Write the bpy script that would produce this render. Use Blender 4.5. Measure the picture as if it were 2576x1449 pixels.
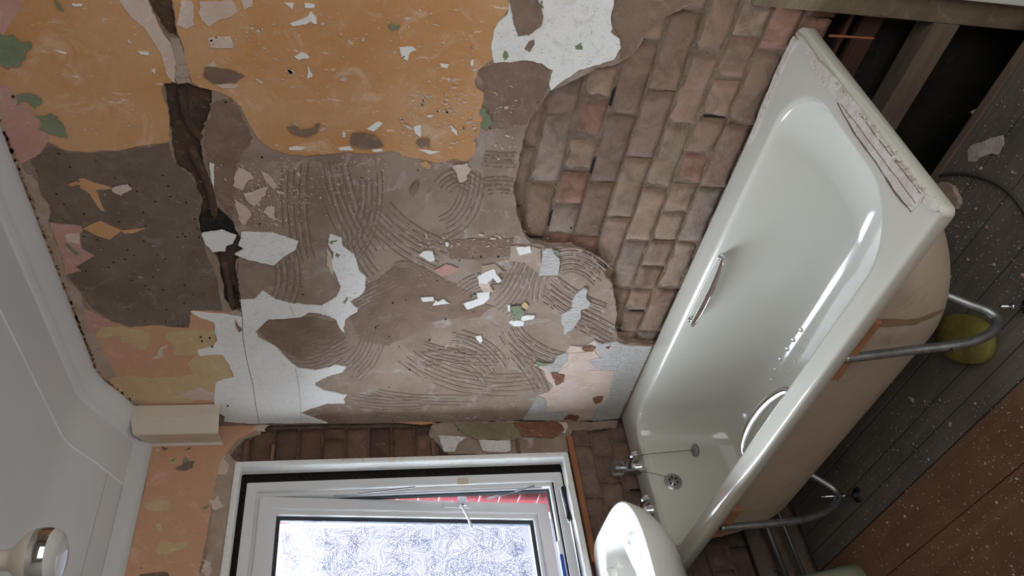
import bpy, bmesh, math, random
import numpy as np
from mathutils import Vector, Matrix, noise
from mathutils.geometry import delaunay_2d_cdt
S = bpy.context.scene
for o in list(bpy.data.objects): bpy.data.objects.remove(o)
random.seed(7)
# ------------------------------------------------------------------ camera
F, CX, CY = 1918.0, 1288.0, 724.5
def _u(v): return v/np.linalg.norm(v)
_X = -_u(np.array([-412, 1839.5, F])); _Y = _u(np.array([-357, -2079.5, F])); _Z = np.cross(_X, _Y)
_U, _s, _V = np.linalg.svd(np.column_stack([_X, _Y, _Z])); R = _U@_V
H = 0.56                      # height of the bath rim
ZF = -0.03                    # floor
CAM = np.array([2.530, -1.660, H+1.062])
def on(p, ax, val):
    """the world point on the plane (axis ax = val) that a photo pixel shows"""
    r = R.T@np.array([p[0]-CX, p[1]-CY, F]); t = (val-CAM[ax])/r[ax]
    return Vector(CAM+t*r)
cam = bpy.data.cameras.new('camera'); co = bpy.data.objects.new('camera', cam)
S.collection.objects.link(co)
cam.sensor_width = 36; cam.lens = F/2576*36; cam.clip_start = 0.02
M = Matrix.Identity(4)
for i in range(3):
    M[i][0] = R.T[i][0]; M[i][1] = -R.T[i][1]; M[i][2] = -R.T[i][2]; M[i][3] = CAM[i]
co.matrix_world = M; S.camera = co
# ------------------------------------------------------------------ light
w = bpy.data.worlds.new('sky'); S.world = w; w.use_nodes = True
bg = w.node_tree.nodes['Background']; bg.inputs[0].default_value = (0.82, 0.91, 1.0, 1); bg.inputs[1].default_value = 31.0
def area(name, loc, rot, sx, sy, power, col, portal=False):
    l = bpy.data.lights.new(name, 'AREA'); l.shape = 'RECTANGLE'; l.size = sx; l.size_y = sy
    l.energy = power; l.color = col
    if portal: l.cycles.is_portal = True
    o = bpy.data.objects.new(name, l); S.collection.objects.link(o)
    o.location = loc; o.rotation_euler = rot; return o
area('window_portal', (-0.30, -0.70, 1.45), (0, math.radians(-90), 0), 1.35, 1.15, 1, (1, 1, 1), True)
area('room_fill_light', (3.0, -1.25, 1.15), (0, math.radians(90), 0), 1.9, 1.2, 17, (0.97, 0.985, 1.0))  # soft fill added behind the camera, no lamp known there
S.view_settings.view_transform = 'Standard'; S.view_settings.look = 'None'
S.view_settings.gamma = 1; S.view_settings.use_curve_mapping = False
S.view_settings.exposure = 0.38
S.cycles.max_bounces = 8; S.cycles.diffuse_bounces = 5; S.cycles.transparent_max_bounces = 12
S.cycles.sample_clamp_indirect = 6
S.cycles.use_denoising = True
# ------------------------------------------------------------------ materials
def nt(name):
    m = bpy.data.materials.new(name); m.use_nodes = True
    t = m.node_tree; return m, t, t.nodes['Principled BSDF']
def lin(c): return tuple(((x/255)/12.92 if x/255 <= 0.04045 else ((x/255+0.055)/1.055)**2.4) for x in c)+(1,)
def N(t, typ, **k):
    n = t.nodes.new(typ)
    for a, v in k.items():
        if a in n.inputs: n.inputs[a].default_value = v
        else: setattr(n, a, v)
    return n
def ramp(t, src, p0, p1, c0=(0, 0, 0, 1), c1=(1, 1, 1, 1)):
    r = t.nodes.new('ShaderNodeValToRGB'); r.color_ramp.elements[0].position = p0; r.color_ramp.elements[1].position = p1
    r.color_ramp.elements[0].color = c0; r.color_ramp.elements[1].color = c1
    t.links.new(src, r.inputs[0]); return r.outputs[0]
def mix(t, fac, a, b):
    n = t.nodes.new('ShaderNodeMix'); n.data_type = 'RGBA'
    for s, v in ((0, fac), (6, a), (7, b)):
        if isinstance(v, bpy.types.NodeSocket): t.links.new(v, n.inputs[s])
        else: n.inputs[s].default_value = v
    return n.outputs[2]
def nz(t, pos, scale, detail=6, rough=0.6, dist=0.0):
    n = N(t, 'ShaderNodeTexNoise'); n.inputs['Scale'].default_value = scale; n.inputs['Detail'].default_value = detail
    n.inputs['Roughness'].default_value = rough; n.inputs['Distortion'].default_value = dist
    t.links.new(pos, n.inputs['Vector']); return n.outputs[0]
def worn(name, cols, scale=4.0, rough=0.85, bump=0.35, bscale=60, pits=0, pitcol=(20, 16, 12), specks=0, speckcol=(205, 195, 185),
         streak=None, wave=None, spec=0.3, bdist=0.004):
    """cols: three sRGB colours blended in irregular patches; pits / specks: amount of small dots"""
    m, t, b = nt(name)
    pos = N(t, 'ShaderNodeNewGeometry').outputs['Position']
    c = mix(t, ramp(t, nz(t, pos, scale, 9, 0.65, 0.4), 0.42, 0.60), lin(cols[0]), lin(cols[1]))
    c = mix(t, ramp(t, nz(t, pos, scale*2.7, 9, 0.7, 1.0), 0.54, 0.66), c, lin(cols[2]))
    g = nz(t, pos, bscale*2.2, 4, 0.7)
    c = mix(t, ramp(t, g, 0.30, 0.70, (0.10, 0.10, 0.10, 1), (0, 0, 0, 1)), c, (0, 0, 0, 1))
    if streak:
        mp = N(t, 'ShaderNodeMapping'); mp.inputs['Scale'].default_value = streak[1]; t.links.new(pos, mp.inputs[0])
        c = mix(t, ramp(t, nz(t, mp.outputs[0], streak[2], 8, 0.7), streak[3], streak[3]+0.03), c, lin(streak[0]))
    bh = nz(t, pos, bscale, 8, 0.65)
    for amt, col, sc in ((pits, pitcol, 55), (specks, speckcol, 75)):
        if amt:
            v = N(t, 'ShaderNodeTexVoronoi'); v.inputs['Scale'].default_value = sc; t.links.new(pos, v.inputs['Vector'])
            a = ramp(t, v.outputs['Distance'], 0.13, 0.20, (1, 1, 1, 1), (0, 0, 0, 1))
            r = ramp(t, v.outputs['Color'], 1-amt, 1-amt+0.02)
            ml = N(t, 'ShaderNodeMath', operation='MULTIPLY'); t.links.new(a, ml.inputs[0]); t.links.new(r, ml.inputs[1])
            c = mix(t, ml.outputs[0], c, lin(col))
    t.links.new(c, b.inputs['Base Color'])
    b.inputs['Roughness'].default_value = rough; b.inputs['Specular IOR Level'].default_value = spec
    bp = N(t, 'ShaderNodeBump'); bp.inputs['Strength'].default_value = bump; bp.inputs['Distance'].default_value = bdist
    hsrc = bh
    if wave:
        wv = N(t, 'ShaderNodeTexWave', bands_direction=wave[0]); wv.inputs['Scale'].default_value = wave[1]
        wv.inputs['Distortion'].default_value = wave[2]; wv.inputs['Detail'].default_value = 3; wv.inputs['Detail Scale'].default_value = 0.8
        t.links.new(pos, wv.inputs['Vector'])
        ad = N(t, 'ShaderNodeMath', operation='MULTIPLY_ADD'); t.links.new(wv.outputs['Fac'], ad.inputs[0]); ad.inputs[1].default_value = wave[3]
        t.links.new(bh, ad.inputs[2]); hsrc = ad.outputs[0]
    t.links.new(hsrc, bp.inputs['Height']); t.links.new(bp.outputs[0], b.inputs['Normal'])
    return m
def plain(name, col, rough=0.5, metal=0.0, spec=0.5, coat=0.0, var=0.12, scale=12, bump=0.0):
    m, t, b = nt(name)
    pos = N(t, 'ShaderNodeNewGeometry').outputs['Position']
    c = lin(col); d = tuple(x*(1-var) for x in c[:3])+(1,)
    t.links.new(mix(t, ramp(t, nz(t, pos, scale, 6), 0.35, 0.7), c, d), b.inputs['Base Color'])
    b.inputs['Roughness'].default_value = rough; b.inputs['Metallic'].default_value = metal
    b.inputs['Specular IOR Level'].default_value = spec; b.inputs['Coat Weight'].default_value = coat
    if bump:
        bp = N(t, 'ShaderNodeBump'); bp.inputs['Strength'].default_value = bump; bp.inputs['Distance'].default_value = 0.003
        t.links.new(nz(t, pos, 90, 6), bp.inputs['Height']); t.links.new(bp.outputs[0], b.inputs['Normal'])
    return m
def wood(name, c1, c2, axis=0, rough=0.75, scale=9.0, bump=0.3):
    m, t, b = nt(name)
    pos = N(t, 'ShaderNodeNewGeometry').outputs['Position']
    mp = N(t, 'ShaderNodeMapping'); sc = [1.0, 1.0, 1.0]; sc[axis] = 0.07; mp.inputs['Scale'].default_value = sc
    t.links.new(pos, mp.inputs[0])
    g = nz(t, mp.outputs[0], scale*6, 9, 0.65, 0.6)
    c = mix(t, ramp(t, g, 0.35, 0.65), lin(c1), lin(c2))
    c = mix(t, ramp(t, nz(t, pos, scale*0.6, 8, 0.7), 0.45, 0.7, (0, 0, 0, 1), (0.45, 0.45, 0.45, 1)), c, lin(tuple(x*0.55 for x in c1)))
    t.links.new(c, b.inputs['Base Color']); b.inputs['Roughness'].default_value = rough
    bp = N(t, 'ShaderNodeBump'); bp.inputs['Strength'].default_value = bump; bp.inputs['Distance'].default_value = 0.002
    t.links.new(g, bp.inputs['Height']); t.links.new(bp.outputs[0], b.inputs['Normal'])
    return m
def attr_mat(name, mult=1.0, rough=0.92, grime=(70, 58, 48), gamt=0.5, bump=0.6):
    """brick: the colour of each brick comes from the mesh, weathering from noise"""
    m, t, b = nt(name)
    pos = N(t, 'ShaderNodeNewGeometry').outputs['Position']
    a = N(t, 'ShaderNodeAttribute', attribute_name='tint')
    c = mix(t, ramp(t, nz(t, pos, 14, 9, 0.7, 0.8), 0.42, 0.68, (0, 0, 0, 1), (gamt, gamt, gamt, 1)), a.outputs['Color'], lin(grime))
    c = mix(t, ramp(t, nz(t, pos, 30, 9, 0.75, 1.5), 0.58, 0.72, (0, 0, 0, 1), (0.45, 0.45, 0.45, 1)), c, lin((176, 156, 138)))
    t.links.new(c, b.inputs['Base Color']); b.inputs['Roughness'].default_value = rough; b.inputs['Specular IOR Level'].default_value = 0.2
    bp = N(t, 'ShaderNodeBump'); bp.inputs['Strength'].default_value = bump; bp.inputs['Distance'].default_value = 0.005
    t.links.new(nz(t, pos, 55, 9, 0.7), bp.inputs['Height']); t.links.new(bp.outputs[0], b.inputs['Normal'])
    return m
RENDER = worn('cement_render', [(160, 141, 125), (142, 120, 104), (178, 164, 155)], 5, bump=0.5, bscale=70, pits=0.10, specks=0.06)
RENDER_PIT = worn('pitted_render', [(128, 112, 98), (114, 98, 84), (140, 126, 116)], 6, bump=1.0, bscale=90, pits=0.17, specks=0.07)
BROWNR = worn('brown_render', [(140, 116, 98), (126, 103, 86), (150, 128, 112)], 8, bump=0.7, bscale=80, pits=0.10, specks=0.03)
ADHES = worn('brown_adhesive_ridge', [(144, 123, 108), (132, 112, 98), (158, 140, 128)], 20, bump=0.5, bscale=140)
ADHESL = worn('pale_adhesive_ridge', [(168, 152, 140), (158, 140, 128), (186, 174, 166)], 24, bump=0.5, bscale=140)
ORANGE = worn('orange_emulsion', [(204, 158, 114), (196, 144, 94), (210, 174, 142)], 3.4, rough=0.7, bump=0.12, bscale=40, specks=0.02,
              streak=((222, 205, 190), (9, 1, 2.0), 4.0, 0.615))
SALMON = worn('salmon_paint', [(204, 152, 126), (198, 156, 120), (212, 168, 144)], 5, rough=0.75, bump=0.2, bscale=40, pits=0.03)
YELLOW = worn('yellow_paint', [(202, 176, 136), (196, 168, 126), (208, 186, 152)], 9, rough=0.75, bump=0.2, bscale=50)
PINKP = worn('dusty_pink_paint', [(194, 152, 138), (188, 142, 128), (202, 168, 154)], 8, rough=0.8, bump=0.2, bscale=50, pits=0.03)
PALEP = worn('pale_pink_plaster', [(212, 192, 178), (204, 178, 160), (222, 206, 194)], 9, rough=0.85, bump=0.3, bscale=70)
GREENP = worn('green_paint', [(130, 140, 112), (118, 128, 100), (142, 148, 122)], 14, rough=0.8, bump=0.3, bscale=80)
SAGEP = worn('sage_smear', [(140, 134, 106), (126, 118, 92), (128, 96, 76)], 14, rough=0.85, bump=0.6, bscale=80, pits=0.05)
RUST = worn('rust_smear', [(132, 90, 70), (116, 78, 62), (160, 126, 92)], 18, rough=0.85, bump=0.6, bscale=90, pits=0.05)
WHITEA = worn('white_tile_adhesive', [(234, 232, 226), (238, 236, 232), (222, 218, 210)], 8, rough=0.9, bump=0.5, bscale=90, pits=0.10,
              pitcol=(110, 96, 86), wave=('Z', 34, 14.0, 0.25), bdist=0.0022)
WHITER = worn('ribbed_white_adhesive', [(222, 218, 212), (212, 207, 200), (228, 224, 220)], 8, rough=0.9, bump=1.0, bscale=80, pits=0.06,
              pitcol=(80, 66, 58), wave=('X', 52, 4.0, 1.6), bdist=0.003)
BEIGER = worn('beige_filler', [(178, 158, 142), (168, 144, 126), (190, 172, 158)], 10, rough=0.9, bump=0.6, bscale=70, pits=0.05)
MORTAR = worn('old_mortar', [(136, 115, 98), (116, 97, 82), (146, 128, 112)], 16, rough=0.95, bump=1.0, bscale=60, bdist=0.012, pits=0.12)
CHASE = worn('chase_filling', [(98, 78, 62), (80, 66, 54), (122, 98, 80)], 12, rough=0.95, bump=1.0, bscale=45, bdist=0.014, pits=0.06)
DARKV = worn('dark_masonry_and_void', [(40, 36, 30), (30, 28, 24), (58, 48, 38)], 8, rough=0.95, bump=0.8, bscale=40, bdist=0.012)  # one dark tone for the low wall, floor void and chase patches
BRICK = attr_mat('weathered_brick', gamt=0.6, bump=1.0)
REDB = attr_mat('outside_red_brick', grime=(72, 26, 30), gamt=0.4)
CEIL = plain('white_ceiling_cladding', (206, 205, 202), 0.45, var=0.04, scale=3)
ENAMEL = plain('cream_enamel', (200, 197, 184), 0.13, var=0.03, scale=2, coat=0.5)
SHELLM = worn('bath_underside', [(194, 178, 158), (186, 168, 146), (176, 158, 138)], 3, rough=0.85, bump=0.25, bscale=300)
CHROME = plain('chrome', (225, 228, 232), 0.08, metal=1.0, var=0.08)
STEEL = worn('galvanised_tube', [(150, 154, 154), (128, 132, 130), (172, 174, 172)], 30, rough=0.38, bump=0.15, bscale=120)
STEEL.node_tree.nodes['Principled BSDF'].inputs['Metallic'].default_value = 0.85
UPVC = plain('white_window_plastic', (222, 222, 222), 0.35, var=0.05, scale=10)
TIMW = worn('flaking_white_gloss', [(240, 241, 238), (234, 234, 228), (224, 214, 194)], 7, rough=0.4, bump=0.25, bscale=40, spec=0.5)
GASK = plain('black_gasket', (40, 46, 52), 0.6)
HOLE_SHADE = worn('painted_cavity_shade', [(36, 31, 28), (26, 23, 21), (62, 54, 48)], 30, rough=0.95, bump=1, bscale=90)  # shade inside holes, cracks and gaps, put in as black colour
BOXM = plain('cream_plastic_trunking', (206, 194, 176), 0.35, var=0.08, scale=8)
GREYB = wood('grey_floorboard', (98, 90, 80), (114, 104, 92), 0)
HARDB = wood('brown_floor_sheet', (112, 78, 56), (128, 94, 70), 0, scale=4)
JOIST = wood('old_joist', (120, 104, 88), (98, 84, 70), 0)
LATH = wood('orange_lath', (164, 106, 68), (142, 88, 56), 1)
PLY = wood('orange_block', (176, 124, 90), (158, 106, 76), 0)
SKIRT = wood('brown_board', (112, 92, 66), (94, 78, 58), 2)
ZINC = plain('dull_pipe', (112, 112, 112), 0.4, metal=0.6)
RUBBER = plain('black_grip', (28, 28, 30), 0.45)
PALEPL = plain('white_plastic', (226, 226, 232), 0.35, var=0.05)
SANIT = plain('basin_ceramic', (228, 226, 218), 0.12, var=0.03, coat=0.6)
SAGEC = plain('sage_ceramic', (150, 156, 128), 0.25, var=0.05)
SILIC = worn('dirty_sealant', [(212, 204, 194), (196, 184, 172), (168, 148, 126)], 26, rough=0.7, bump=0.6, bscale=90)
SPONGE = worn('mustard_pad', [(128, 120, 56), (112, 104, 48), (146, 138, 74)], 12, rough=0.8, bump=0.2, bscale=90)
BLUE = plain('blue_plastic', (38, 60, 150), 0.4)
BULBG = plain('frosted_bulb_glass', (172, 160, 144), 0.22, var=0.03)
SCRAPM = worn('plaster_scrap', [(200, 190, 180), (176, 164, 152), (214, 206, 198)], 20, rough=0.9, bump=0.5, bscale=90)
# glass
def glassmat(name, alpha, col, rough=0.1):
    m = bpy.data.materials.new(name); m.use_nodes = True; t = m.node_tree; t.nodes.clear()
    out = N(t, 'ShaderNodeOutputMaterial'); tr = N(t, 'ShaderNodeBsdfTransparent'); tr.inputs[0].default_value = (0.97, 0.98, 1, 1)
    p = N(t, 'ShaderNodeBsdfTranslucent'); p.inputs[0].default_value = col
    g = N(t, 'ShaderNodeBsdfGlossy'); g.inputs['Roughness'].default_value = rough
    m1 = N(t, 'ShaderNodeMixShader'); m1.inputs[0].default_value = alpha
    t.links.new(tr.outputs[0], m1.inputs[1]); t.links.new(p.outputs[0], m1.inputs[2])
    lw = N(t, 'ShaderNodeLayerWeight'); lw.inputs[0].default_value = 0.25
    ml = N(t, 'ShaderNodeMath', operation='MULTIPLY'); ml.inputs[1].default_value = 0.5; t.links.new(lw.outputs['Fresnel'], ml.inputs[0])
    m2 = N(t, 'ShaderNodeMixShader'); t.links.new(ml.outputs[0], m2.inputs[0]); t.links.new(m1.outputs[0], m2.inputs[1]); t.links.new(g.outputs[0], m2.inputs[2])
    t.links.new(m2.outputs[0], out.inputs[0]); return m
PANE = glassmat('obscure_glass', 0.012, (0.85, 0.9, 0.95, 1))
LEAFR = glassmat('leaf_relief_glass', 0.07, (0.95, 0.97, 1.0, 1), 0.2)
LEAFD = glassmat('leaf_shadow_glass', 0.6, (0.02, 0.018, 0.03, 1), 0.2)
CLEAR = glassmat('clear_acrylic', 0.25, (0.75, 0.8, 0.82, 1), 0.05)
# ------------------------------------------------------------------ mesh helpers
def link(name, me, mat, parent=None, smooth=False):
    o = bpy.data.objects.new(name, me); S.collection.objects.link(o)
    for x in (mat if isinstance(mat, (list, tuple)) else [mat]): me.materials.append(x)
    if smooth:
        for p in me.polygons: p.use_smooth = True
    if parent: o.parent = parent; o.matrix_parent_inverse = parent.matrix_world.inverted()
    return o
def frombm(name, bm, mat, parent=None, smooth=False, fix=True):
    if fix: bmesh.ops.recalc_face_normals(bm, faces=bm.faces)
    me = bpy.data.meshes.new(name); bm.to_mesh(me); bm.free()
    return link(name, me, mat, parent, smooth)
def empty(name, loc=(0, 0, 0)):
    o = bpy.data.objects.new(name, None); o.location = loc; o.empty_display_size = 0.05
    S.collection.objects.link(o); bpy.context.view_layer.update(); return o
def tag(o, label=None, cat=None, group=None, kind=None):
    if label: o['label'] = label
    if cat: o['category'] = cat
    if group: o['group'] = group
    if kind: o['kind'] = kind
    return o
def box(bm, a, b, bev=0.0, m=None):
    a, b = Vector(a), Vector(b); lo = [min(a[i], b[i]) for i in range(3)]; hi = [max(a[i], b[i]) for i in range(3)]
    vs = [bm.verts.new((x, y, z)) for x in (lo[0], hi[0]) for y in (lo[1], hi[1]) for z in (lo[2], hi[2])]
    fs = [bm.faces.new([vs[i] for i in q]) for q in ((0, 1, 3, 2), (4, 6, 7, 5), (0, 4, 5, 1), (2, 3, 7, 6), (0, 2, 6, 4), (1, 5, 7, 3))]
    if m: bmesh.ops.transform(bm, matrix=m, verts=vs)
    if bev:
        es = list({e for f in fs for e in f.edges})
        bmesh.ops.bevel(bm, geom=es, offset=bev, segments=2, affect='EDGES', profile=0.7)
    return vs
def tube(bm, pts, r, n=12, flat=1.0, closed=False, up=Vector((0, 0, 1)), caps=True):
    pts = [Vector(p) for p in pts]; rr = r if isinstance(r, (list, tuple)) else [r]*len(pts); rings = []
    prev = None
    for i, p in enumerate(pts):
        a = pts[i-1] if (i or closed) else p; b = pts[(i+1) % len(pts)] if (i < len(pts)-1 or closed) else p
        d = (b-a).normalized()
        if prev is None:
            x = d.cross(up)
            if x.length < 0.05: x = d.cross(Vector((1, 0, 0)))
        else: x = prev-d*prev.dot(d)
        x.normalize(); y = d.cross(x).normalized(); prev = x
        rings.append([bm.verts.new(p+(x*math.cos(2*math.pi*k/n)+y*math.sin(2*math.pi*k/n)*flat)*rr[i]) for k in range(n)])
    for i in range(len(rings) if closed else len(rings)-1):
        A, B = rings[i], rings[(i+1) % len(rings)]
        for k in range(n): bm.faces.new((A[k], A[(k+1) % n], B[(k+1) % n], B[k]))
    if caps and not closed: bm.faces.new(rings[0][::-1]); bm.faces.new(rings[-1])
def spline(pts, n=8):
    pts = [Vector(p) for p in pts]; out = []
    for i in range(len(pts)-1):
        p0 = pts[max(i-1, 0)]; p1 = pts[i]; p2 = pts[i+1]; p3 = pts[min(i+2, len(pts)-1)]
        for k in range(n):
            t = k/n
            out.append(0.5*((2*p1)+(p2-p0)*t+(2*p0-5*p1+4*p2-p3)*t*t+(3*p1-p0-3*p2+p3)*t**3))
    out.append(pts[-1]); return out
def lathe(bm, prof, c, axis=Vector((0, 0, 1)), n=32, cap=True):
    axis = Vector(axis).normalized(); x = axis.orthogonal().normalized(); y = axis.cross(x); c = Vector(c); rings = []
    for r, h in prof:
        rings.append([bm.verts.new(c+axis*h+(x*math.cos(2*math.pi*k/n)+y*math.sin(2*math.pi*k/n))*max(r, 1e-5)) for k in range(n)])
    for A, B in zip(rings, rings[1:]):
        for k in range(n): bm.faces.new((A[k], A[(k+1) % n], B[(k+1) % n], B[k]))
    if cap: bm.faces.new(rings[0][::-1]); bm.faces.new(rings[-1])
def fbm2(u, v, seed):
    s = 0; a = 1; f = 18
    for _ in range(6):
        s += a*noise.noise(Vector((u*f, v*f, seed*7.3))); a *= 0.68; f *= 2.2
    return s
def ragged(pts, amp, step=0.0035, seed=0):
    out = []; n = len(pts)
    for i in range(n):
        a, b = Vector(pts[i]), Vector(pts[(i+1) % n]); L = (b-a).length
        k = max(1, min(160, int(L/step))); 
        for j in range(k):
            p = a+(b-a)*(j/k)
            q = Vector((p[0]+amp*fbm2(p[0], p[1], seed+1.5), p[1]+amp*fbm2(p[0]+3.1, p[1]-7.7, seed+4.5)))
            out.append(q)
    return out
AX = {'back': (0, 2, 1, -1), 'left': (1, 2, 0, 1), 'flat': (0, 1, 2, 1)}   # u axis, v axis, normal axis, sign towards the room
def to2(p, plane, base):
    if p[0] == 'w': return Vector((p[1], p[2]))
    u, v, n, s = AX[plane]; q = on(p, n, base); return Vector((q[u], q[v]))
def patch(bm, pts, plane, front, thick, amp=0.0035, base=0.0, holes=(), seed=None, mi=0):
    """a ragged-edged layer lying on a wall; front = how far it stands proud of the plane, thick = its thickness"""
    u, v, n, s = AX[plane]
    seed = seed if seed is not None else random.random()*50
    loops = [ragged([to2(p, plane, base) for p in pts], amp, seed=seed)]
    for h in holes: loops.append(ragged([to2(p, plane, base) for p in h], amp, seed=seed+3))
    co_, faces = [], []
    for L in loops:
        i0 = len(co_); co_ += L; faces.append(list(range(i0, len(co_))))
    vc, ed, fc, *_ = delaunay_2d_cdt(co_, [], faces, 1 if not holes else 5, 1e-6)
    ar = lambda P: abs(sum(P[i].x*P[i-1].y-P[i-1].x*P[i].y for i in range(len(P))))/2
    want = ar([to2(p, plane, base) for p in pts]); got = sum(ar([vc[i] for i in f]) for f in fc)
    if not holes and amp > 0.0008 and got < 0.72*want: return patch(bm, pts, plane, front, thick, amp*0.6, base, holes, seed, mi)
    def mk(p, d):
        q = [0, 0, 0]; q[u] = p[0]; q[v] = p[1]; q[n] = base+s*d; return bm.verts.new(q)
    top = [mk(p, front) for p in vc]; cnt = {}
    for f in fc:
        if len(f) < 3: continue
        try: g = bm.faces.new([top[i] for i in f]); g.material_index = mi
        except ValueError: continue
        for i in range(len(f)):
            e = (f[i], f[(i+1) % len(f)]); k = (min(e), max(e)); cnt.setdefault(k, []).append(e)
    bot = {}
    for k, es in cnt.items():
        if len(es) == 1:
            a, b = es[0]
            for i in (a, b):
                if i not in bot: bot[i] = mk(vc[i], front-thick)
            try: g = bm.faces.new((top[b], top[a], bot[a], bot[b])); g.material_index = mi
            except ValueError: pass
def patches(name, mat, plane, front, thick, lists, parent, amp=0.0035, base=0.0):
    bm = bmesh.new()
    for i, L in enumerate(lists): patch(bm, L, plane, front+0.00015*(i % 5), thick, amp, base)
    return frombm(name, bm, mat, parent)
def bricks(name, plane, u0, u1, v0, v1, face, mat, parent, bh=0.086, bl=0.225, seed=1, palette=None, keep=None, depth=0.03, relief=0.004):
    """courses of individually shaped and tinted bricks in one wall surface"""
    rnd = random.Random(seed); slots = bmesh.new(); bm = bmesh.new(); lay = bm.loops.layers.float_color.new('tint')
    U, V, n, s = AX[plane]
    pal = palette or [(128, 98, 80), (140, 112, 92), (120, 90, 72), (150, 122, 98), (146, 98, 76), (112, 90, 76), (134, 118, 104)]
    v = v0; row = 0
    while v < v1-0.01:
        u = u0-(0.11 if row % 2 else 0.0)-rnd.random()*0.03; h = min(bh-0.008, v1-v)
        header = row % 4 == 2
        while u < u1:
            L = (0.108 if header else bl-0.011)+rnd.uniform(-0.006, 0.006)
            a0, a1 = max(u, u0), min(u+L, u1)
            if a1-a0 > 0.015 and (keep is None or keep((a0+a1)/2, v+h/2)):
                k_ = rnd.uniform(0.93, 1.06); base = [c*k_ for c in rnd.choice(pal)]; col = lin(base); d0 = rnd.uniform(-0.003, 0.002)
                nu, nv = max(3, int((a1-a0)/0.02)), 5; sd = rnd.random()*90; g = {}
                for i in range(nu+1):
                    for j in range(nv+1):
                        fu, fv = i/nu, j/nv
                        ed = min(min(fu, 1-fu)*(a1-a0), min(fv, 1-fv)*h)
                        dr = -0.0045*max(0, 1-ed/0.008)
                        x = a0+(a1-a0)*fu; y = v+h*fv
                        k = noise.noise(Vector((x*22, y*22, sd))); k2 = noise.noise(Vector((x*60, y*60, sd+9)))
                        ju = 0.003*noise.noise(Vector((x*30, y*30, sd+40))); jv = 0.0025*noise.noise(Vector((x*30, y*30, sd+70)))
                        q = [0, 0, 0]; q[U] = x+ju; q[V] = y+jv; q[n] = s*(face+d0+dr+relief*k+0.0015*k2)
                        g[i, j] = bm.verts.new(q)
                fs = [bm.faces.new((g[i, j], g[i+1, j], g[i+1, j+1], g[i, j+1])) for i in range(nu) for j in range(nv)]
                def back(vt):
                    q = list(vt.co); q[n] = s*(face-depth); return bm.verts.new(q)
                rim = [g[i, 0] for i in range(nu+1)]+[g[nu, j] for j in range(1, nv+1)]+[g[i, nv] for i in range(nu-1, -1, -1)]+[g[0, j] for j in range(nv-1, 0, -1)]
                bk = [back(x) for x in rim]
                for i in range(len(rim)): fs.append(bm.faces.new((rim[i], bk[i], bk[(i+1) % len(rim)], rim[(i+1) % len(rim)])))
                for f in fs:
                    for l in f.loops: l[lay] = col
                if rnd.random() < 0.13:
                    U_, V_ = (a1+0.001, v+0.006) if rnd.random() < 0.6 else (a0+0.02, v+h+0.001)
                    du, dv = (0.010, rnd.uniform(0.02, h-0.01)) if U_ > a1 else (rnd.uniform(0.02, 0.07), 0.009)
                    pts_ = [(U_, V_), (U_+du, V_+0.001), (U_+du*0.8, V_+dv), (U_+du*0.1, V_+dv*0.9)]
                    vs_ = []
                    for px_, py_ in pts_:
                        q = [0, 0, 0]; q[U] = px_; q[V] = py_; q[n] = s*(face-0.0045); vs_.append(slots.verts.new(q))
                    slots.faces.new(vs_)
            u += L+0.008
        v += bh; row += 1
    frombm('open_joint', slots, HOLE_SHADE, parent)
    return frombm(name, bm, mat, parent, True)
# ================================================================== THE SETTING
# ---- back wall (the long wall over the bath)
bm = bmesh.new()
box(bm, (-0.25, 0.022, 0.50), (3.1, 0.25, 2.62)); box(bm, (-0.25, 0.022, -0.35), (0.45, 0.25, 0.50)); box(bm, (1.776, 0.022, -0.35), (3.1, 0.25, 0.50))
box(bm, (0.45, 0.10, -0.35), (1.776, 0.25, 0.50))
wall = tag(frombm('wall_back', bm, MORTAR), kind='structure')
bd = [(1746, 0), (1700, 32), (1650, 55), (1625, 90), (1590, 140), (1560, 155), (1538, 165), (1500, 170), (1455, 195), (1420, 215), (1385, 228),
      (1360, 260), (1335, 300), (1318, 350), (1308, 390), (1300, 440), (1290, 470), (1294, 500), (1300, 540), (1310, 560), (1315, 585), (1335, 610),
      (1370, 620), (1440, 622), (1475, 635), (1505, 660), (1520, 690), (1540, 712), (1545, 745), (1552, 790), (1548, 820), (1555, 850), (1575, 862), (1646, 868)]
hole1 = [(378, -160), (372, 0), (383, 30), (405, 65), (424, 90), (450, 95), (440, 60), (432, 0), (428, -160)]
hole2 = [(410, 207), (470, 208), (530, 226), (532, 265), (520, 310), (505, 338), (512, 400), (535, 480), (545, 520), (580, 556), (605, 600), (606, 640),
         (592, 662), (598, 700), (606, 778), (588, 785), (565, 745), (548, 650), (505, 600), (500, 552), (508, 505), (480, 440), (445, 420), (434, 380), (430, 330), (420, 260)]
bm = bmesh.new()
patch(bm, [('w', 2.95, 2.6), ('w', 0.0, 2.6), ('w', 0.0, 0.45), ('w', 0.47, 0.45)]+bd[::-1]+[('w', 1.83, 0.86), ('w', 2.95, 0.86)], 'back', 0.0, 0.024, 0.004,
      holes=[hole1, hole2], seed=3)
frombm('render_coat', bm, RENDER, wall)
def inbr(u, v): return True
bricks('brick_courses', 'back', 0.44, 1.80, 0.462, 1.42, -0.016, BRICK, wall, seed=4,
       palette=[(150, 122, 104), (156, 130, 110), (144, 118, 100), (158, 134, 114), (156, 118, 100), (142, 118, 104), (150, 132, 118), (152, 124, 106)])
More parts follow.
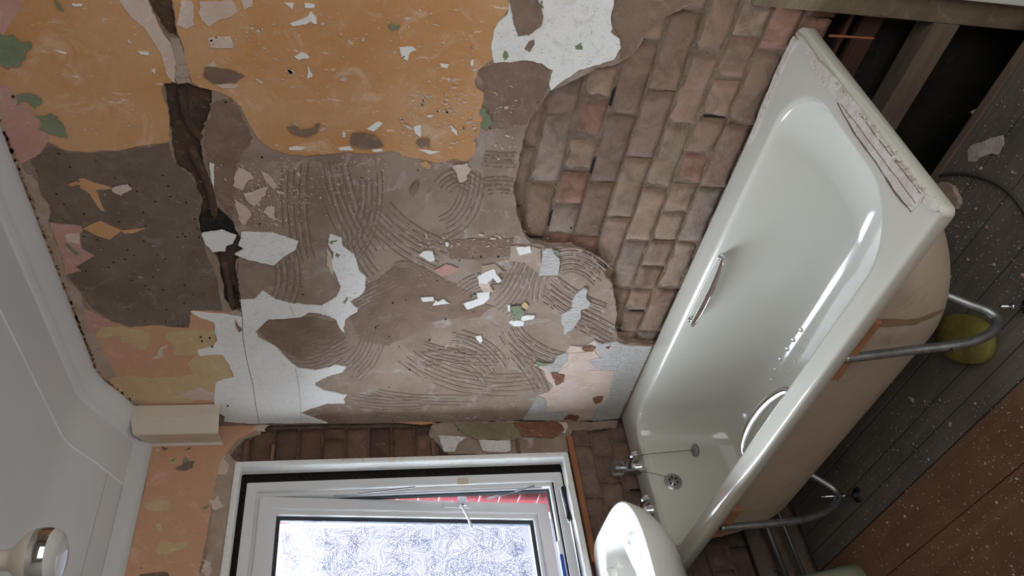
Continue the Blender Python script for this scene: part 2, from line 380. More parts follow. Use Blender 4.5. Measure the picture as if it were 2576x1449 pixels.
# dark masonry low down behind the end of the bath
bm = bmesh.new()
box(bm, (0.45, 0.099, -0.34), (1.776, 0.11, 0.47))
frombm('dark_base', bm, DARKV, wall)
bm = bmesh.new()
for z0, z1, y0 in ((0.30, 0.36, 0.05), (0.40, 0.412, 0.03)):
    box(bm, (1.30, y0, z0), (1.775, y0+0.02, z1), 0.004)
frombm('cavity_board', bm, wood('cavity_wood', (84, 52, 36), (62, 42, 32), 0), wall)
# chase infill
bm = bmesh.new()
ch1 = [(365, -200), (362, 0), (378, 40), (420, 100), (460, 100), (445, 50), (440, -200)]
ch2 = [(400, 190), (480, 200), (545, 220), (545, 280), (520, 345), (520, 400), (548, 470), (560, 520), (600, 550), (622, 600), (612, 660), (612, 790), (575, 800), (535, 660), (490, 600), (490, 500), (460, 440), (420, 400), (405, 260)]
for L in (ch1, ch2): patch(bm, L, 'back', -0.010, 0.012, 0.003)
frombm('pipe_chase', bm, CHASE, wall)
bm = bmesh.new()
def streakpipe(bm, pts, r, yy):
    P = [on(p, 1, 0.0) for p in pts]
    tube(bm, [Vector((p.x, yy, p.z)) for p in spline(P, 6)], r, 8, 0.5)
streakpipe(bm, [(455, 225), (470, 300), (505, 345)], 0.02, 0.008); streakpipe(bm, [(480, 370), (525, 470), (540, 540)], 0.026, 0.014)
streakpipe(bm, [(560, 650), (572, 700), (585, 770)], 0.022, 0.012)
frombm('mortar_ridge', bm, CHASE, wall, True)
bm = bmesh.new()
for L in ([(505, 548), (545, 520), (585, 558), (598, 590), (560, 572), (510, 580)], [(562, 728), (592, 725), (598, 750), (570, 752)]): patch(bm, L, 'back', 0.0015, 0.01, 0.005)
frombm('dark_patch', bm, DARKV, wall)  # small dark patches laid over the chase
# pitted, darker render on the left part and brown render beside the brick
bm = bmesh.new()
for L in ([(75, 400), (125, 366), (175, 384), (300, 380), (380, 368), (425, 362), (440, 410), (480, 445), (505, 505), (498, 560), (510, 610), (545, 700), (560, 780), (485, 780), (480, 822), (446, 821), (402, 816), (326, 820), (275, 804), (237, 780), (205, 740), (170, 690), (190, 672), (232, 645), (205, 620), (195, 590), (125, 560), (100, 480), (95, 440)],):
    patch(bm, L, 'back', 0.0012, 0.002, 0.004)
frombm('pitted_render', bm, RENDER_PIT, wall)
bm = bmesh.new()
for L in ([(1542, 0), (1745, 0), (1700, 30), (1650, 53), (1622, 88), (1588, 137), (1556, 152), (1565, 95), (1538, 60)],
          [(1200, 175), (1250, 158), (1330, 153), (1378, 175), (1380, 222), (1355, 262), (1325, 310), (1222, 330), (1238, 290), (1225, 240)],
          [(960, 700), (1000, 660), (1060, 670), (1180, 735), (1240, 770), (1200, 800), (1120, 800), (1080, 815), (980, 870), (910, 860), (880, 800), (930, 760)],
          [(1120, 605), (1200, 600), (1290, 600), (1280, 640), (1200, 655), (1130, 650)],
          [(690, 870), (655, 840), (650, 825), (680, 805), (760, 798), (850, 810), (862, 850), (800, 870), (760, 905)],
          [(530, 260), (590, 250), (640, 350), (590, 420), (590, 560), (548, 500), (520, 400), (512, 340)]):
    patch(bm, L, 'back', 0.0014, 0.002, 0.008)
frombm('brown_render', bm, BROWNR, wall)
# paints
patches('orange_paint', ORANGE, 'back', 0.0022, 0.004, [
    [(-170, -220), (375, -220), (372, 0), (383, 30), (403, 66), (425, 100), (440, 150), (440, 205), (410, 208), (406, 228), (411, 248), (420, 268), (428, 292), (425, 320), (426, 352), (415, 359), (380, 362), (300, 375), (230, 380), (170, 378), (122, 358), (100, 385), (60, 410), (15, 330), (-170, -50)],
    [(432, 0), (445, 60), (456, 100), (466, 140), (482, 206), (500, 219), (540, 227), (580, 243), (605, 270), (625, 310), (650, 345), (680, 372), (720, 385), (770, 392), (830, 385), (880, 380), (930, 386), (990, 378), (1006, 382), (1012, 393), (1060, 400), (1100, 408), (1140, 398), (1175, 405), (1190, 390), (1195, 370), (1192, 350), (1205, 335), (1215, 310), (1212, 280), (1217, 235), (1200, 220), (1193, 200), (1205, 175), (1225, 160), (1246, 148), (1236, 120), (1244, 76), (1272, 36), (1290, 0), (1300, -250), (428, -250)],
    [(209, 573), (253, 554), (305, 579), (277, 601), (245, 592)],
    [(201, 448), (215, 448), (239, 459), (283, 470), (283, 474), (240, 477), (262, 530), (251, 528), (226, 486), (204, 473)],
    [(172, 464), (198, 458), (204, 466), (180, 468)], [(1056, 408), (1071, 404), (1084, 416), (1079, 423), (1062, 419)], [(305, 579), (370, 572), (345, 584), (315, 586)],
    [(671, 950), (682, 948), (686, 968), (697, 974), (688, 974), (673, 966), (665, 957)]], wall)
patches('salmon_paint', SALMON, 'back', 0.0018, 0.003, [
    [(237, 924), (272, 973), (381, 1046), (555, 1040), (600, 1052), (620, 800), (570, 786), (482, 781), (479, 800), (476, 826), (446, 823), (402, 818), (326, 823), (275, 807), (237, 788), (212, 775), (185, 790)]], wall)
patches('dusty_pink_paint', PINKP, 'back', 0.0030, 0.002, [
    [(-10, 200), (30, 225), (60, 260), (110, 300), (130, 350), (100, 385), (55, 410), (15, 330)], [(125, 557), (204, 568), (209, 578), (201, 595), (209, 625), (237, 641), (190, 671), (204, 680), (163, 690), (158, 650)],
    [(209, 788), (237, 788), (275, 807), (310, 815), (260, 822), (240, 840), (225, 830)], [(1090, 677), (1122, 663), (1152, 674), (1130, 690), (1109, 693)],
    [(602, 800), (610, 815), (612, 828), (604, 832), (592, 800)], [(607, 870), (618, 880), (612, 886)], [(630, 888), (645, 900), (640, 908), (632, 900)],
    [(-100, -100), (-20, -60), (60, 0), (30, 60), (0, 90), (-60, 60)]], wall)
patches('yellow_paint', YELLOW, 'back', 0.0034, 0.002, [
    [(256, 821), (310, 821), (354, 829), (381, 840), (367, 878), (340, 875), (326, 861), (302, 859), (305, 840), (267, 848), (237, 845)],
    [(419, 834), (487, 829), (541, 829), (544, 861), (517, 872), (498, 891), (435, 891), (435, 864), (413, 850)],
    [(473, 908), (498, 889), (574, 889), (566, 905), (585, 946), (552, 962), (544, 986), (480, 1010), (408, 1012), (348, 1006), (326, 1003), (275, 970), (277, 951), (326, 943), (367, 951), (446, 946), (487, 940)],
    [(1307, 770), (1320, 757), (1330, 768), (1322, 776)]], wall)
patches('pale_pink_plaster', PALEP, 'back', 0.0040, 0.002, [
    [(300, 0), (335, 45), (365, 65), (395, 110), (412, 150), (420, 190), (437, 206), (442, 160), (428, 105), (405, 68), (383, 30), (374, 0), (370, -60)],
    [(505, 0), (585, 0), (600, 20), (580, 45), (545, 50), (530, 65), (508, 45)], [(610, 0), (640, -5), (635, 18), (618, 26)], [(455, 0), (486, 0), (488, 60), (470, 68), (447, 60)],
    [(523, 100), (535, 91), (580, 92), (588, 118), (560, 118), (530, 118)], [(520, 165), (536, 148), (548, 168)], [(533, 208), (560, 212), (600, 210), (588, 222), (560, 222)],
    [(598, 418), (615, 427), (637, 446), (618, 457), (612, 476), (590, 465), (588, 443)], [(653, 427), (680, 440), (702, 470), (690, 474), (670, 450)],
    [(612, 484), (640, 478), (672, 465), (668, 488), (653, 503), (637, 514), (618, 500)], [(590, 500), (628, 525), (634, 541), (612, 565), (599, 549)], [(670, 520), (690, 516), (694, 548), (706, 552), (690, 553), (664, 530)],
    [(435, 995), (503, 973), (563, 995), (547, 1004), (480, 1003)], [(1147, 437), (1136, 418), (1174, 410), (1188, 424), (1178, 436), (1174, 451), (1158, 459)], [(835, 640), (840, 690), (820, 665), (824, 618)],
    [(385, 900), (402, 872), (425, 862), (408, 880), (410, 895)], [(163, 587), (199, 584), (201, 612), (168, 604)],
    [(1201, 700), (1230, 712), (1240, 730), (1215, 735), (1206, 720)], [(281, 470), (321, 462), (333, 476), (305, 489), (290, 482)],
    [(1425, 890), (1495, 880), (1510, 900), (1480, 930), (1545, 930), (1540, 970), (1510, 1000), (1480, 1010), (1465, 1035), (1380, 1028), (1390, 992), (1420, 965), (1405, 935), (1430, 915)]], wall, 0.005)
patches('beige_filler', BEIGER, 'back', 0.0026, 0.003, [
    [(-60, 195), (0, 318), (58, 450), (100, 560), (177, 788), (237, 924), (272, 973), (330, 1012), (381, 1047), (388, 1040), (330, 990), (300, 960), (268, 900), (245, 850), (215, 790), (205, 740), (190, 722), (163, 693), (158, 640), (122, 560), (124, 516), (109, 497), (92, 454), (63, 430), (45, 360), (20, 300), (-30, 200)],
    [(428, 95), (452, 95), (466, 140), (482, 206), (447, 210), (436, 150)],
    [(1285, 617), (1335, 618), (1362, 625), (1360, 690), (1320, 660), (1282, 655)], [(1212, 668), (1245, 664), (1262, 680), (1240, 700), (1225, 740), (1212, 700)],
    [(569, 785), (592, 780), (606, 786), (608, 796), (588, 796)]], wall, 0.004)
patches('green_paint', GREENP, 'back', 0.0052, 0.002, [
    [(-10, 85), (35, 88), (45, 108), (68, 105), (65, 138), (48, 165), (15, 174), (-10, 150)], [(38, 262), (45, 235), (60, 228), (95, 235), (107, 255), (85, 272), (65, 255)], [(95, 282), (125, 280), (150, 300), (170, 330), (140, 335), (100, 320), (105, 300)],
    [(145, 0), (158, 20), (160, 27), (148, 18)], [(976, 66), (992, 64), (994, 74), (980, 79)], [(1212, 275), (1222, 262), (1228, 290), (1235, 300), (1225, 328), (1212, 320)], [(827, 605), (842, 604), (840, 612), (828, 610)], [(848, 632), (856, 634), (853, 645), (846, 642)],
    [(873, 748), (880, 762), (868, 766)], [(1285, 765), (1307, 763), (1310, 776), (1321, 782), (1302, 798), (1280, 809), (1291, 790)], [(1351, 909), (1394, 909), (1390, 918), (1353, 920)], [(163, 610), (172, 615), (200, 636), (190, 640), (170, 622)],
    [(1264, 142), (1272, 124), (1286, 140), (1270, 152)], [(1448, 112), (1462, 110), (1460, 121), (1448, 120)], [(1360, 0), (1372, 0), (1366, 40), (1358, 58)], [(1392, 625), (1412, 628), (1406, 640), (1396, 636)], [(1196, 738), (1206, 740), (1200, 750), (1190, 748)]], wall, 0.014)
patches('white_adhesive', WHITEA, 'back', 0.0046, 0.006, [
    [(607, 582), (685, 584), (751, 606), (745, 625), (713, 644), (688, 665), (664, 660), (626, 652), (590, 639), (612, 622), (598, 614), (607, 595)],
    [(508, 585), (560, 578), (595, 590), (585, 612), (570, 618), (568, 631), (535, 632), (515, 610)],
    [(827, 587), (860, 595), (862, 617), (892, 639), (903, 677), (921, 696), (917, 726), (903, 742), (879, 756), (900, 775), (811, 790), (811, 767), (846, 745), (858, 718), (849, 701), (835, 666), (838, 631), (827, 611)],
    [(482, 782), (569, 788), (609, 793), (603, 754), (637, 752), (661, 729), (696, 754), (729, 761), (808, 768), (830, 765), (900, 776), (898, 782), (879, 792), (868, 803), (865, 836), (854, 820), (846, 801), (816, 787), (775, 784), (756, 795), (718, 799), (677, 801), (656, 820), (642, 833), (653, 850), (694, 869), (710, 890), (748, 923), (792, 930), (822, 923), (841, 916), (873, 920), (862, 934), (824, 945), (792, 961), (794, 969), (816, 980), (846, 986), (862, 991), (873, 990), (862, 1002), (868, 1013), (824, 1013), (781, 1026), (756, 1037), (802, 1056), (822, 1062), (650, 1063), (563, 1059), (566, 1045), (547, 1032), (539, 1007), (541, 961), (563, 950), (588, 945), (579, 918), (566, 901), (563, 890), (525, 890), (501, 894), (497, 877), (536, 869), (547, 855), (541, 836), (539, 809), (517, 801), (498, 795)],
    [(1285, -120), (1540, -120), (1542, 0), (1536, 41), (1539, 71), (1534, 79), (1558, 95), (1561, 120), (1541, 150), (1501, 160), (1452, 177), (1414, 201), (1387, 223), (1381, 207), (1392, 174), (1376, 169), (1362, 158), (1327, 150), (1300, 151), (1242, 155), (1234, 122), (1242, 76), (1253, 54), (1274, 35), (1283, 0)],
    [(1054, 639), (1068, 629), (1088, 631), (1093, 652), (1083, 656)], [(1298, 621), (1333, 617), (1335, 633), (1305, 640)], [(1201, 693), (1226, 680), (1245, 674), (1250, 690), (1262, 704), (1252, 709), (1239, 698), (1223, 712), (1207, 709)],
    [(1165, 761), (1201, 748), (1199, 734), (1234, 731), (1231, 750), (1218, 761), (1177, 775)], [(1302, 792), (1345, 792), (1340, 801), (1315, 806)], [(1196, 844), (1212, 843), (1213, 855), (1208, 862), (1200, 852)], [(1279, 809), (1291, 801), (1318, 809), (1315, 818), (1291, 820)],
    [(1277, 766), (1284, 764), (1283, 782), (1277, 780)], [(1058, 747), (1090, 745), (1091, 754), (1063, 756)], [(1087, 767), (1096, 754), (1104, 757), (1114, 750), (1130, 761)], [(1120, 608), (1128, 607), (1128, 618), (1121, 617)],
    [(717, 7), (738, 6), (735, 22)], [(732, 60), (770, 42), (782, 28), (797, 42), (798, 60), (780, 52), (768, 58), (740, 66)], [(741, 140), (758, 130), (775, 134), (780, 142), (752, 148)], [(765, 5), (792, 8), (790, 18), (768, 17)],
    [(1004, 118), (1035, 116), (1048, 124), (1030, 130), (1024, 150), (1010, 142)], [(1040, 318), (1056, 312), (1058, 330), (1056, 345), (1044, 335)], [(926, 322), (950, 305), (963, 308), (942, 328)], [(725, 370), (745, 366), (768, 370), (750, 375), (728, 374)], [(852, 370), (882, 366), (892, 374), (860, 376)],
    [(935, 374), (960, 372), (962, 378), (940, 380)], [(1052, 374), (1106, 380), (1080, 386)], [(1105, 158), (1127, 158), (1122, 170), (1108, 166)], [(772, 162), (785, 190), (774, 196)], [(1184, 150), (1192, 148), (1190, 164), (1182, 162)], [(863, 330), (870, 330), (869, 342), (864, 342)],
    [(1134, 312), (1150, 325), (1152, 340), (1138, 325)], [(350, 127), (374, 130), (376, 138), (356, 134)], [(183, 7), (210, 9), (208, 14), (186, 14)], [(382, 175), (394, 170), (392, 184)], [(1072, 288), (1088, 287), (1086, 292), (1074, 293)],
    [(140, 125), (165, 130), (170, 134), (150, 130)], [(530, 408), (540, 412), (540, 470), (533, 450)]], wall, 0.0032)
patches('cream_paint_trace', BEIGER, 'back', 0.0050, 0.001, [[(412, 95), (430, 92), (445, 100), (462, 125), (460, 142), (435, 146), (424, 140), (415, 110)]][:0]+[[(446, 165), (470, 160), (476, 190), (462, 192), (444, 186)]], wall)
patches('ribbed_adhesive', WHITER, 'back', 0.0058, 0.007, [
    [(1571, 866), (1639, 869), (1555, 1051), (1490, 1056), (1500, 1020), (1530, 1000), (1545, 930), (1550, 900)], [(1495, 858), (1517, 863), (1549, 857), (1572, 866), (1550, 930), (1520, 928), (1500, 925), (1480, 905), (1510, 895)],
    [(1315, 1054), (1340, 1015), (1351, 994), (1370, 1000), (1375, 1030), (1420, 1030), (1450, 1056)], [(1367, 625), (1389, 622), (1396, 636), (1408, 647), (1408, 666), (1402, 688), (1356, 690), (1362, 652)],
    [(1468, 722), (1476, 726), (1473, 749), (1484, 760), (1479, 771), (1460, 776), (1462, 795), (1441, 825), (1419, 839), (1419, 822), (1411, 809), (1413, 787), (1438, 773), (1438, 754), (1449, 735)],
    [(1367, 918), (1392, 912), (1402, 893), (1424, 885), (1428, 905), (1405, 930), (1385, 935)]], wall, 0.003)
patches('adhesive_backing', PALEP, 'back', 0.0030, 0.004, [
    [(1315, 1054), (1340, 1015), (1351, 994), (1381, 983), (1392, 969), (1375, 953), (1367, 931), (1343, 915), (1392, 912), (1402, 893), (1424, 885), (1435, 869), (1468, 871), (1495, 855), (1517, 863), (1549, 855), (1571, 866), (1639, 869), (1555, 1051), (1435, 1059)]], wall, 0.003)
patches('bare_render_spot', BROWNR, 'back', 0.0068, 0.003, [
    [(517, 166), (579, 174), (612, 188), (593, 201), (538, 208), (511, 188)], [(725, 318), (750, 315), (757, 326), (790, 322), (801, 312), (809, 312), (801, 332), (769, 341), (741, 334)], [(885, 334), (913, 330), (940, 337), (967, 362), (918, 372), (883, 359)], [(1049, 348), (1081, 348), (1084, 359), (1062, 367), (1047, 356)],
    [(1283, -60), (1340, -50), (1365, 35), (1357, 65), (1335, 82), (1305, 87), (1290, 60), (1283, 0)], [(1315, 122), (1325, 105), (1342, 98), (1345, 110), (1330, 128)], [(1035, 462), (1048, 452), (1052, 470), (1040, 490), (1030, 480)], [(592, 800), (601, 815), (611, 826), (603, 833), (598, 822)]], wall, 0.004)
patches('rust_stain', RUST, 'back', 0.0072, 0.002, [
    [(1385, 935), (1400, 934), (1420, 940), (1418, 955), (1400, 965), (1392, 950)], [(1490, 1000), (1500, 994), (1516, 996), (1512, 1008), (1498, 1012)], [(1462, 873), (1480, 866), (1496, 872), (1490, 880), (1468, 879)], [(1410, 1060), (1425, 1040), (1455, 1042), (1450, 1056)],
    [(1522, 872), (1535, 866), (1530, 874)]], wall, 0.006)
# pipe-clip holes in the yellow paint
bm = bmesh.new()
for p in [(505, 847), (528, 850), (508, 858), (534, 872), (573, 1021), (515, 1023), (1253, 646), (988, 762), (945, 824), (1121, 803), (1080, 856), (1030, 930), (1210, 646), (1437, 573), (33, 243)]:
    q = on(p, 1, -0.008 if p[0] < 600 else -0.002); lathe(bm, [(0.0035, 0), (0.0032, 0.0016)], (q.x, q.y, q.z), (0, -1, 0), 10)
frombm('plug_hole', bm, HOLE_SHADE, wall)
# combed arcs left by the tiler's trowel
bm = bmesh.new()
def comb(p0, p1, p2, n, sp, wmm=3.8, gaps=0.18):
    rnd = random.Random(p0[0]*31+p0[1]); P = [Vector(p0), Vector(p1), Vector(p2)]
    for k in [q*0.5 for q in range(2*n-1)]:
        light = k != int(k); off = (k-(n-1)/2)*sp*rnd.uniform(0.92, 1.08); pts = []; mi_ = 1 if light else 0
        m = 34
        for i in range(m+1):
            t = i/m; c = P[0]*(1-t)**2+P[1]*2*t*(1-t)+P[2]*t*t; d = (P[1]-P[0])*(1-t)+(P[2]-P[1])*t
            nn = Vector((-d.y, d.x)).normalized(); c = c+nn*(off+2.0*noise.noise(Vector((c.x*0.02, c.y*0.02, k*3.3)))); q = on(c, 1, 0.0); pts.append(Vector((q.x, q.z)))
        s0 = rnd.uniform(0, 0.12); s1 = 1-rnd.uniform(0, 0.15)
        for i in range(m):
            t = i/m
            if t < s0 or t > s1 or noise.noise(Vector((i*0.35, k*5.1, p0[0]))) < -0.38+gaps*0.3: continue
            a, b = pts[i], pts[i+1]; d = (b-a).normalized(); nn = Vector((-d.y, d.x)); wd = (wmm+(0.8 if light else 0.2))*0.0005*(0.8+1.1*noise.noise(Vector((t*14, k, 2.0)))+0.2)
            q = [bm.verts.new((a.x+nn.x*wd, -0.0006, a.y+nn.y*wd)), bm.verts.new((b.x+nn.x*wd, -0.0006, b.y+nn.y*wd)), bm.verts.new((b.x, -0.0021+0.0006*mi_, b.y)), bm.verts.new((a.x, -0.0021+0.0006*mi_, a.y)),
                 bm.verts.new((b.x-nn.x*wd, -0.0006, b.y-nn.y*wd)), bm.verts.new((a.x-nn.x*wd, -0.0006, a.y-nn.y*wd))]
            for f_ in (bm.faces.new((q[0], q[1], q[2], q[3])), bm.faces.new((q[3], q[2], q[4], q[5]))): f_.material_index = mi_
for a in [((745, 400), (728, 540), (765, 670), 5, 15), ((835, 395), (850, 540), (945, 665), 6, 15), ((930, 420), (955, 560), (870, 650), 5, 14), ((945, 530), (1010, 610), (1120, 650), 7, 13), ((885, 560), (880, 650), (935, 705), 5, 13),
          ((1100, 575), (1185, 560), (1190, 430), 6, 12), ((1105, 480), (1140, 420), (1200, 470), 5, 11), ((1275, 815), (1300, 885), (1410, 915), 6, 12), ((1010, 880), (1150, 1000), (1375, 955), 6, 11), ((1050, 870), (1160, 910), (1260, 900), 5, 9),
          ((705, 895), (780, 935), (860, 870), 6, 10), ((725, 862), (800, 850), (858, 826), 4, 9), ((870, 945), (940, 900), (945, 815), 7, 10), ((1370, 715), (1430, 770), (1520, 800), 7, 12), ((1395, 665), (1455, 630), (1520, 700), 7, 11), ((1440, 790), (1500, 825), (1545, 850), 6, 10),
          ((1250, 790), (1310, 740), (1320, 680), 6, 11), ((870, 1000), (960, 1025), (1080, 1010), 5, 8), ((985, 690), (1030, 655), (1070, 720), 6, 8), ((715, 640), (740, 710), (705, 765), 5, 16), ((1130, 850), (1220, 860), (1260, 930), 6, 10), ((1060, 905), (1180, 880), (1230, 960), 4, 12),
          ((1210, 395), (1250, 405), (1300, 400), 5, 9, 2.2), ((1215, 470), (1260, 460), (1290, 470), 5, 10, 2.4), ((930, 985), (1010, 1010), (1200, 1005), 4, 8), ((1290, 870), (1350, 930), (1370, 985), 5, 12), ((1150, 740), (1200, 690), (1270, 700), 5, 9), ((1320, 640), (1300, 700), (1270, 740), 4, 12),
          ((480, 700), (510, 702), (540, 700), 6, 8, 2.2, .6), ((500, 455), (520, 462), (535, 456), 1, 8), ((760, 870), (830, 900), (880, 860), 4, 10), ((880, 760), (930, 730), (1000, 700), 5, 9), ((1390, 640), (1340, 700), (1345, 760), 4, 14), ((1240, 200), (1260, 260), (1235, 320), 4, 12)]:
    comb(*a)
frombm('trowel_ridges', bm, [ADHES, ADHESL], wall)
# fine tool marks in the white adhesive
def inside(p, poly):
    c = False; n = len(poly)
    for i in range(n):
        a, b = poly[i], poly[i-1]
        if (a[1] > p[1]) != (b[1] > p[1]) and p[0] < (b[0]-a[0])*(p[1]-a[1])/(b[1]-a[1])+a[0]: c = not c
    return c
MARKP = [[(607, 582), (685, 584), (751, 606), (745, 625), (713, 644), (688, 665), (664, 660), (626, 652), (590, 639)], [(838, 600), (862, 617), (892, 639), (903, 677), (921, 696), (917, 726), (903, 742), (879, 756), (900, 775), (850, 775), (858, 718), (849, 701), (838, 666)],
         [(520, 790), (603, 791), (603, 754), (661, 729), (696, 754), (900, 776), (868, 803), (816, 787), (718, 799), (677, 801), (642, 833), (653, 850), (710, 890), (748, 923), (792, 961), (862, 991), (781, 1026), (650, 1055), (570, 1045), (545, 961), (590, 945), (570, 890), (545, 850), (540, 809)],
         [(1285, 10), (1540, 0), (1534, 79), (1558, 95), (1541, 150), (1452, 177), (1362, 158), (1300, 151), (1242, 155), (1245, 76)]]
bm = bmesh.new(); rnd = random.Random(31)
for poly, cnt in zip(MARKP, (60, 70, 420, 220)):
    X0, X1_ = min(p[0] for p in poly), max(p[0] for p in poly); Y0, Y1_ = min(p[1] for p in poly), max(p[1] for p in poly); n_ = 0
    while n_ < cnt:
        p = (rnd.uniform(X0, X1_), rnd.uniform(Y0, Y1_)); n_ += 1
        if not inside(p, poly): continue
        q = on(p, 1, 0.0); a = rnd.gauss(1.2, 0.5) if rnd.random() < 0.7 else rnd.uniform(0, 6); L = rnd.uniform(0.002, 0.009); w_ = rnd.uniform(0.0003, 0.0008)
        for sg in ((1,) if rnd.random() < 0.4 else (1, -1)):
            d = Vector((math.cos(a), math.sin(a)*sg)); m_ = Vector((-d.y, d.x))*w_; y_ = -0.0052
            vs = [bm.verts.new((q.x+e.x, y_, q.z+e.y)) for e in (m_*0.3, d*L+m_*0.2, d*L-m_*0.2, -m_)]; bm.faces.new(vs)
frombm('tool_marks', bm, plain('dark_mark_tone', (120, 106, 94), 0.95), wall)  # flat dark strokes laid over the white adhesive
# small flakes still sticking to the render, faint scrape marks on the paint
bm = bmesh.new(); rnd = random.Random(53)
for (X0, Y0, X1_, Y1_), cnt, ang, mul, d_ in (((592, 400, 760, 570), 240, 1.0, 1.0, 0.0022), ((700, 392, 980, 520), 200, 1.3, 0.8, 0.0022), ((1050, 590, 1310, 625), 90, 0.1, 1.1, 0.0026), ((1240, 200, 1300, 400), 60, 0.4, 0.8, 0.0026),
        ((500, 20, 1200, 370), 330, 0.15, 1.0, 0.0040), ((1010, 230, 1200, 370), 160, 0.1, 1.3, 0.0040), ((60, 20, 360, 340), 60, 0.3, 0.8, 0.0040), ((820, 1040, 1500, 1056), 120, 0.0, 1.2, 0.0026), ((250, 440, 560, 780), 90, 0.6, 0.6, 0.0024), ((900, 560, 1540, 1000), 260, 0.5, 0.6, 0.0032)):
    for _ in range(cnt):
        u = rnd.gauss((X0+X1_)/2, (X1_-X0)/3.6) if cnt > 210 and d_ < 0.003 else rnd.uniform(X0, X1_); v = rnd.uniform(Y0, Y1_)
        if d_ == 0.0040 and v > 210 and u < 640+(v-240)*0.8 and u > 430: continue
        q = on((u, v), 1, 0.0); a = rnd.gauss(math.pi/2-ang, 0.5); L = rnd.uniform(0.0015, 0.006)*mul*(2.2 if rnd.random() < 0.08 else 1); W = L*rnd.uniform(0.15, 0.6); k = rnd.randint(4, 7)
        d = Vector((math.cos(a), math.sin(a))); e = Vector((-d.y, d.x)); y_ = -d_-0.0006
        bm.faces.new([bm.verts.new((q.x+(d*L*math.cos(6.283*j/k)+e*W*math.sin(6.283*j/k)).x*rnd.uniform(0.5, 1.2), y_, q.z+(d*L*math.cos(6.283*j/k)+e*W*math.sin(6.283*j/k)).y*rnd.uniform(0.5, 1.2))) for j in range(k)])
frombm('plaster_fleck', bm, PALEP, wall)
bm = bmesh.new()
for pts in ([(600, 660), (596, 700), (604, 745), (610, 800), (612, 850), (622, 905), (636, 965), (645, 1020), (652, 1062)], [(744, 925), (752, 970), (756, 1020), (757, 1056)], [(565, 640), (582, 690), (590, 730)], [(728, 765), (742, 795)]):
    P = spline([on(p, 1, 0.0) for p in pts], 8); tube(bm, [Vector((p.x+0.004*noise.noise(p*40), -0.0050, p.z+0.002*noise.noise(p*60+Vector((5, 5, 5))))) for p in P], 0.0009 if pts[0][0] == 600 else 0.0005, 5)
frombm('crack', bm, HOLE_SHADE, wall)
# vertical edge strip where the wall stops, beyond the end of the bath
bm = bmesh.new()
box(bm, (1.776, -0.004, -0.3), (1.845, 0.03, 0.70), 0.004)
tag(frombm('trim_1', bm, worn('edge_plaster', [(128, 114, 92), (112, 98, 78), (146, 130, 112)], 7, bump=0.6, bscale=60), None), kind='structure')
bm = bmesh.new()
box(bm, (1.85, -0.03, ZF), (1.95, 0.03, 2.12), 0.004)
tag(frombm('trim_2', bm, plain('white_gloss_casing', (226, 226, 214), 0.35)), kind='structure')
# ---- window wall
W0, W1, WZ0, WZ1 = -0.158, -1.30, 0.815, 2.045
bm = bmesh.new()
box(bm, (-0.30, W0, -0.35), (-0.022, 0.022, 2.62)); box(bm, (-0.30, W1, WZ1), (-0.022, W0, 2.62))
box(bm, (-0.30, W1, -0.35), (-0.022, W0, WZ0-0.004)); box(bm, (-0.30, -2.3, -0.35), (-0.022, W1, 2.62))
wl = tag(frombm('wall_left', bm, MORTAR), kind='structure')
bricks('brick_courses', 'left', -1.30, 0.0, 0.10, WZ0-0.01, -0.016, BRICK, wl, seed=11, relief=0.006,
       palette=[(124, 102, 92), (132, 110, 98), (118, 96, 86), (138, 118, 106), (128, 104, 92)])
bm_pal = [(108, 82, 70), (118, 90, 76), (98, 76, 66), (124, 96, 82)]
bricks('jamb_brick', 'left', -0.150, -0.012, WZ0-0.01, 2.03, -0.008, BRICK, wl, seed=21, palette=bm_pal, bl=0.30, relief=0.003)
bm = bmesh.new()
patch(bm, [('w', -2.2, 2.45), ('w', 0.0, 2.45), (565, 1050), (640, 1062), (662, 1072), (655, 1092), (612, 1105), (588, 1132), (578, 1150), (598, 1160), (590, 1165), ('w', W0, WZ1), ('w', W1, WZ1), ('w', W1-.02, 2.0), ('w', -2.2, 2.0)], 'left', 0.0, 0.02, 0.003, seed=8)
patch(bm, [('w', -2.2, 2.0), ('w', W1-0.02, 2.0), ('w', W1-.02, -0.03), ('w', -2.2, -0.03)], 'left', 0.0, 0.02, 0.002)
patch(bm, [(1120, 1058), (1430, 1060), (1555, 1058), (1548, 1075), (1440, 1082), (1428, 1140), (1290, 1141), (1130, 1141), (1080, 1095), (1085, 1070)], 'left', -0.002, 0.012, 0.006)
frombm('render_coat', bm, RENDER, wl)
patches('salmon_paint', SALMON, 'left', 0.0018, 0.003, [
    [(388, 1042), (383, 1125), (372, 1200), (340, 1330), (300, 1500), (290, 1560), (475, 1560), (520, 1350), (545, 1200), (560, 1160), (575, 1135), (600, 1105), (645, 1085), (650, 1066), (565, 1060)]], wl)
patches('pale_plaster_trace', BEIGER, 'left', 0.0008, 0.003, [
    [(545, 1160), (575, 1140), (592, 1165), (560, 1400), (545, 1560), (480, 1560), (520, 1400), (540, 1230)]], wl, 0.006)
patches('pale_flake', PALEP, 'left', 0.0034, 0.002, [
    [(548, 1160), (560, 1150), (580, 1170), (570, 1190), (545, 1185)], [(535, 1260), (555, 1250), (560, 1275), (540, 1290)], [(515, 1410), (530, 1420), (528, 1450), (508, 1440)], [(640, 1070), (675, 1066), (662, 1086), (635, 1085)], [(388, 1130), (400, 1128), (402, 1136), (390, 1138)],
    [(1020, 1060), (1050, 1056), (1085, 1064), (1045, 1066)], [(1400, 1068), (1425, 1064), (1422, 1090), (1408, 1090)]], wl, 0.014)
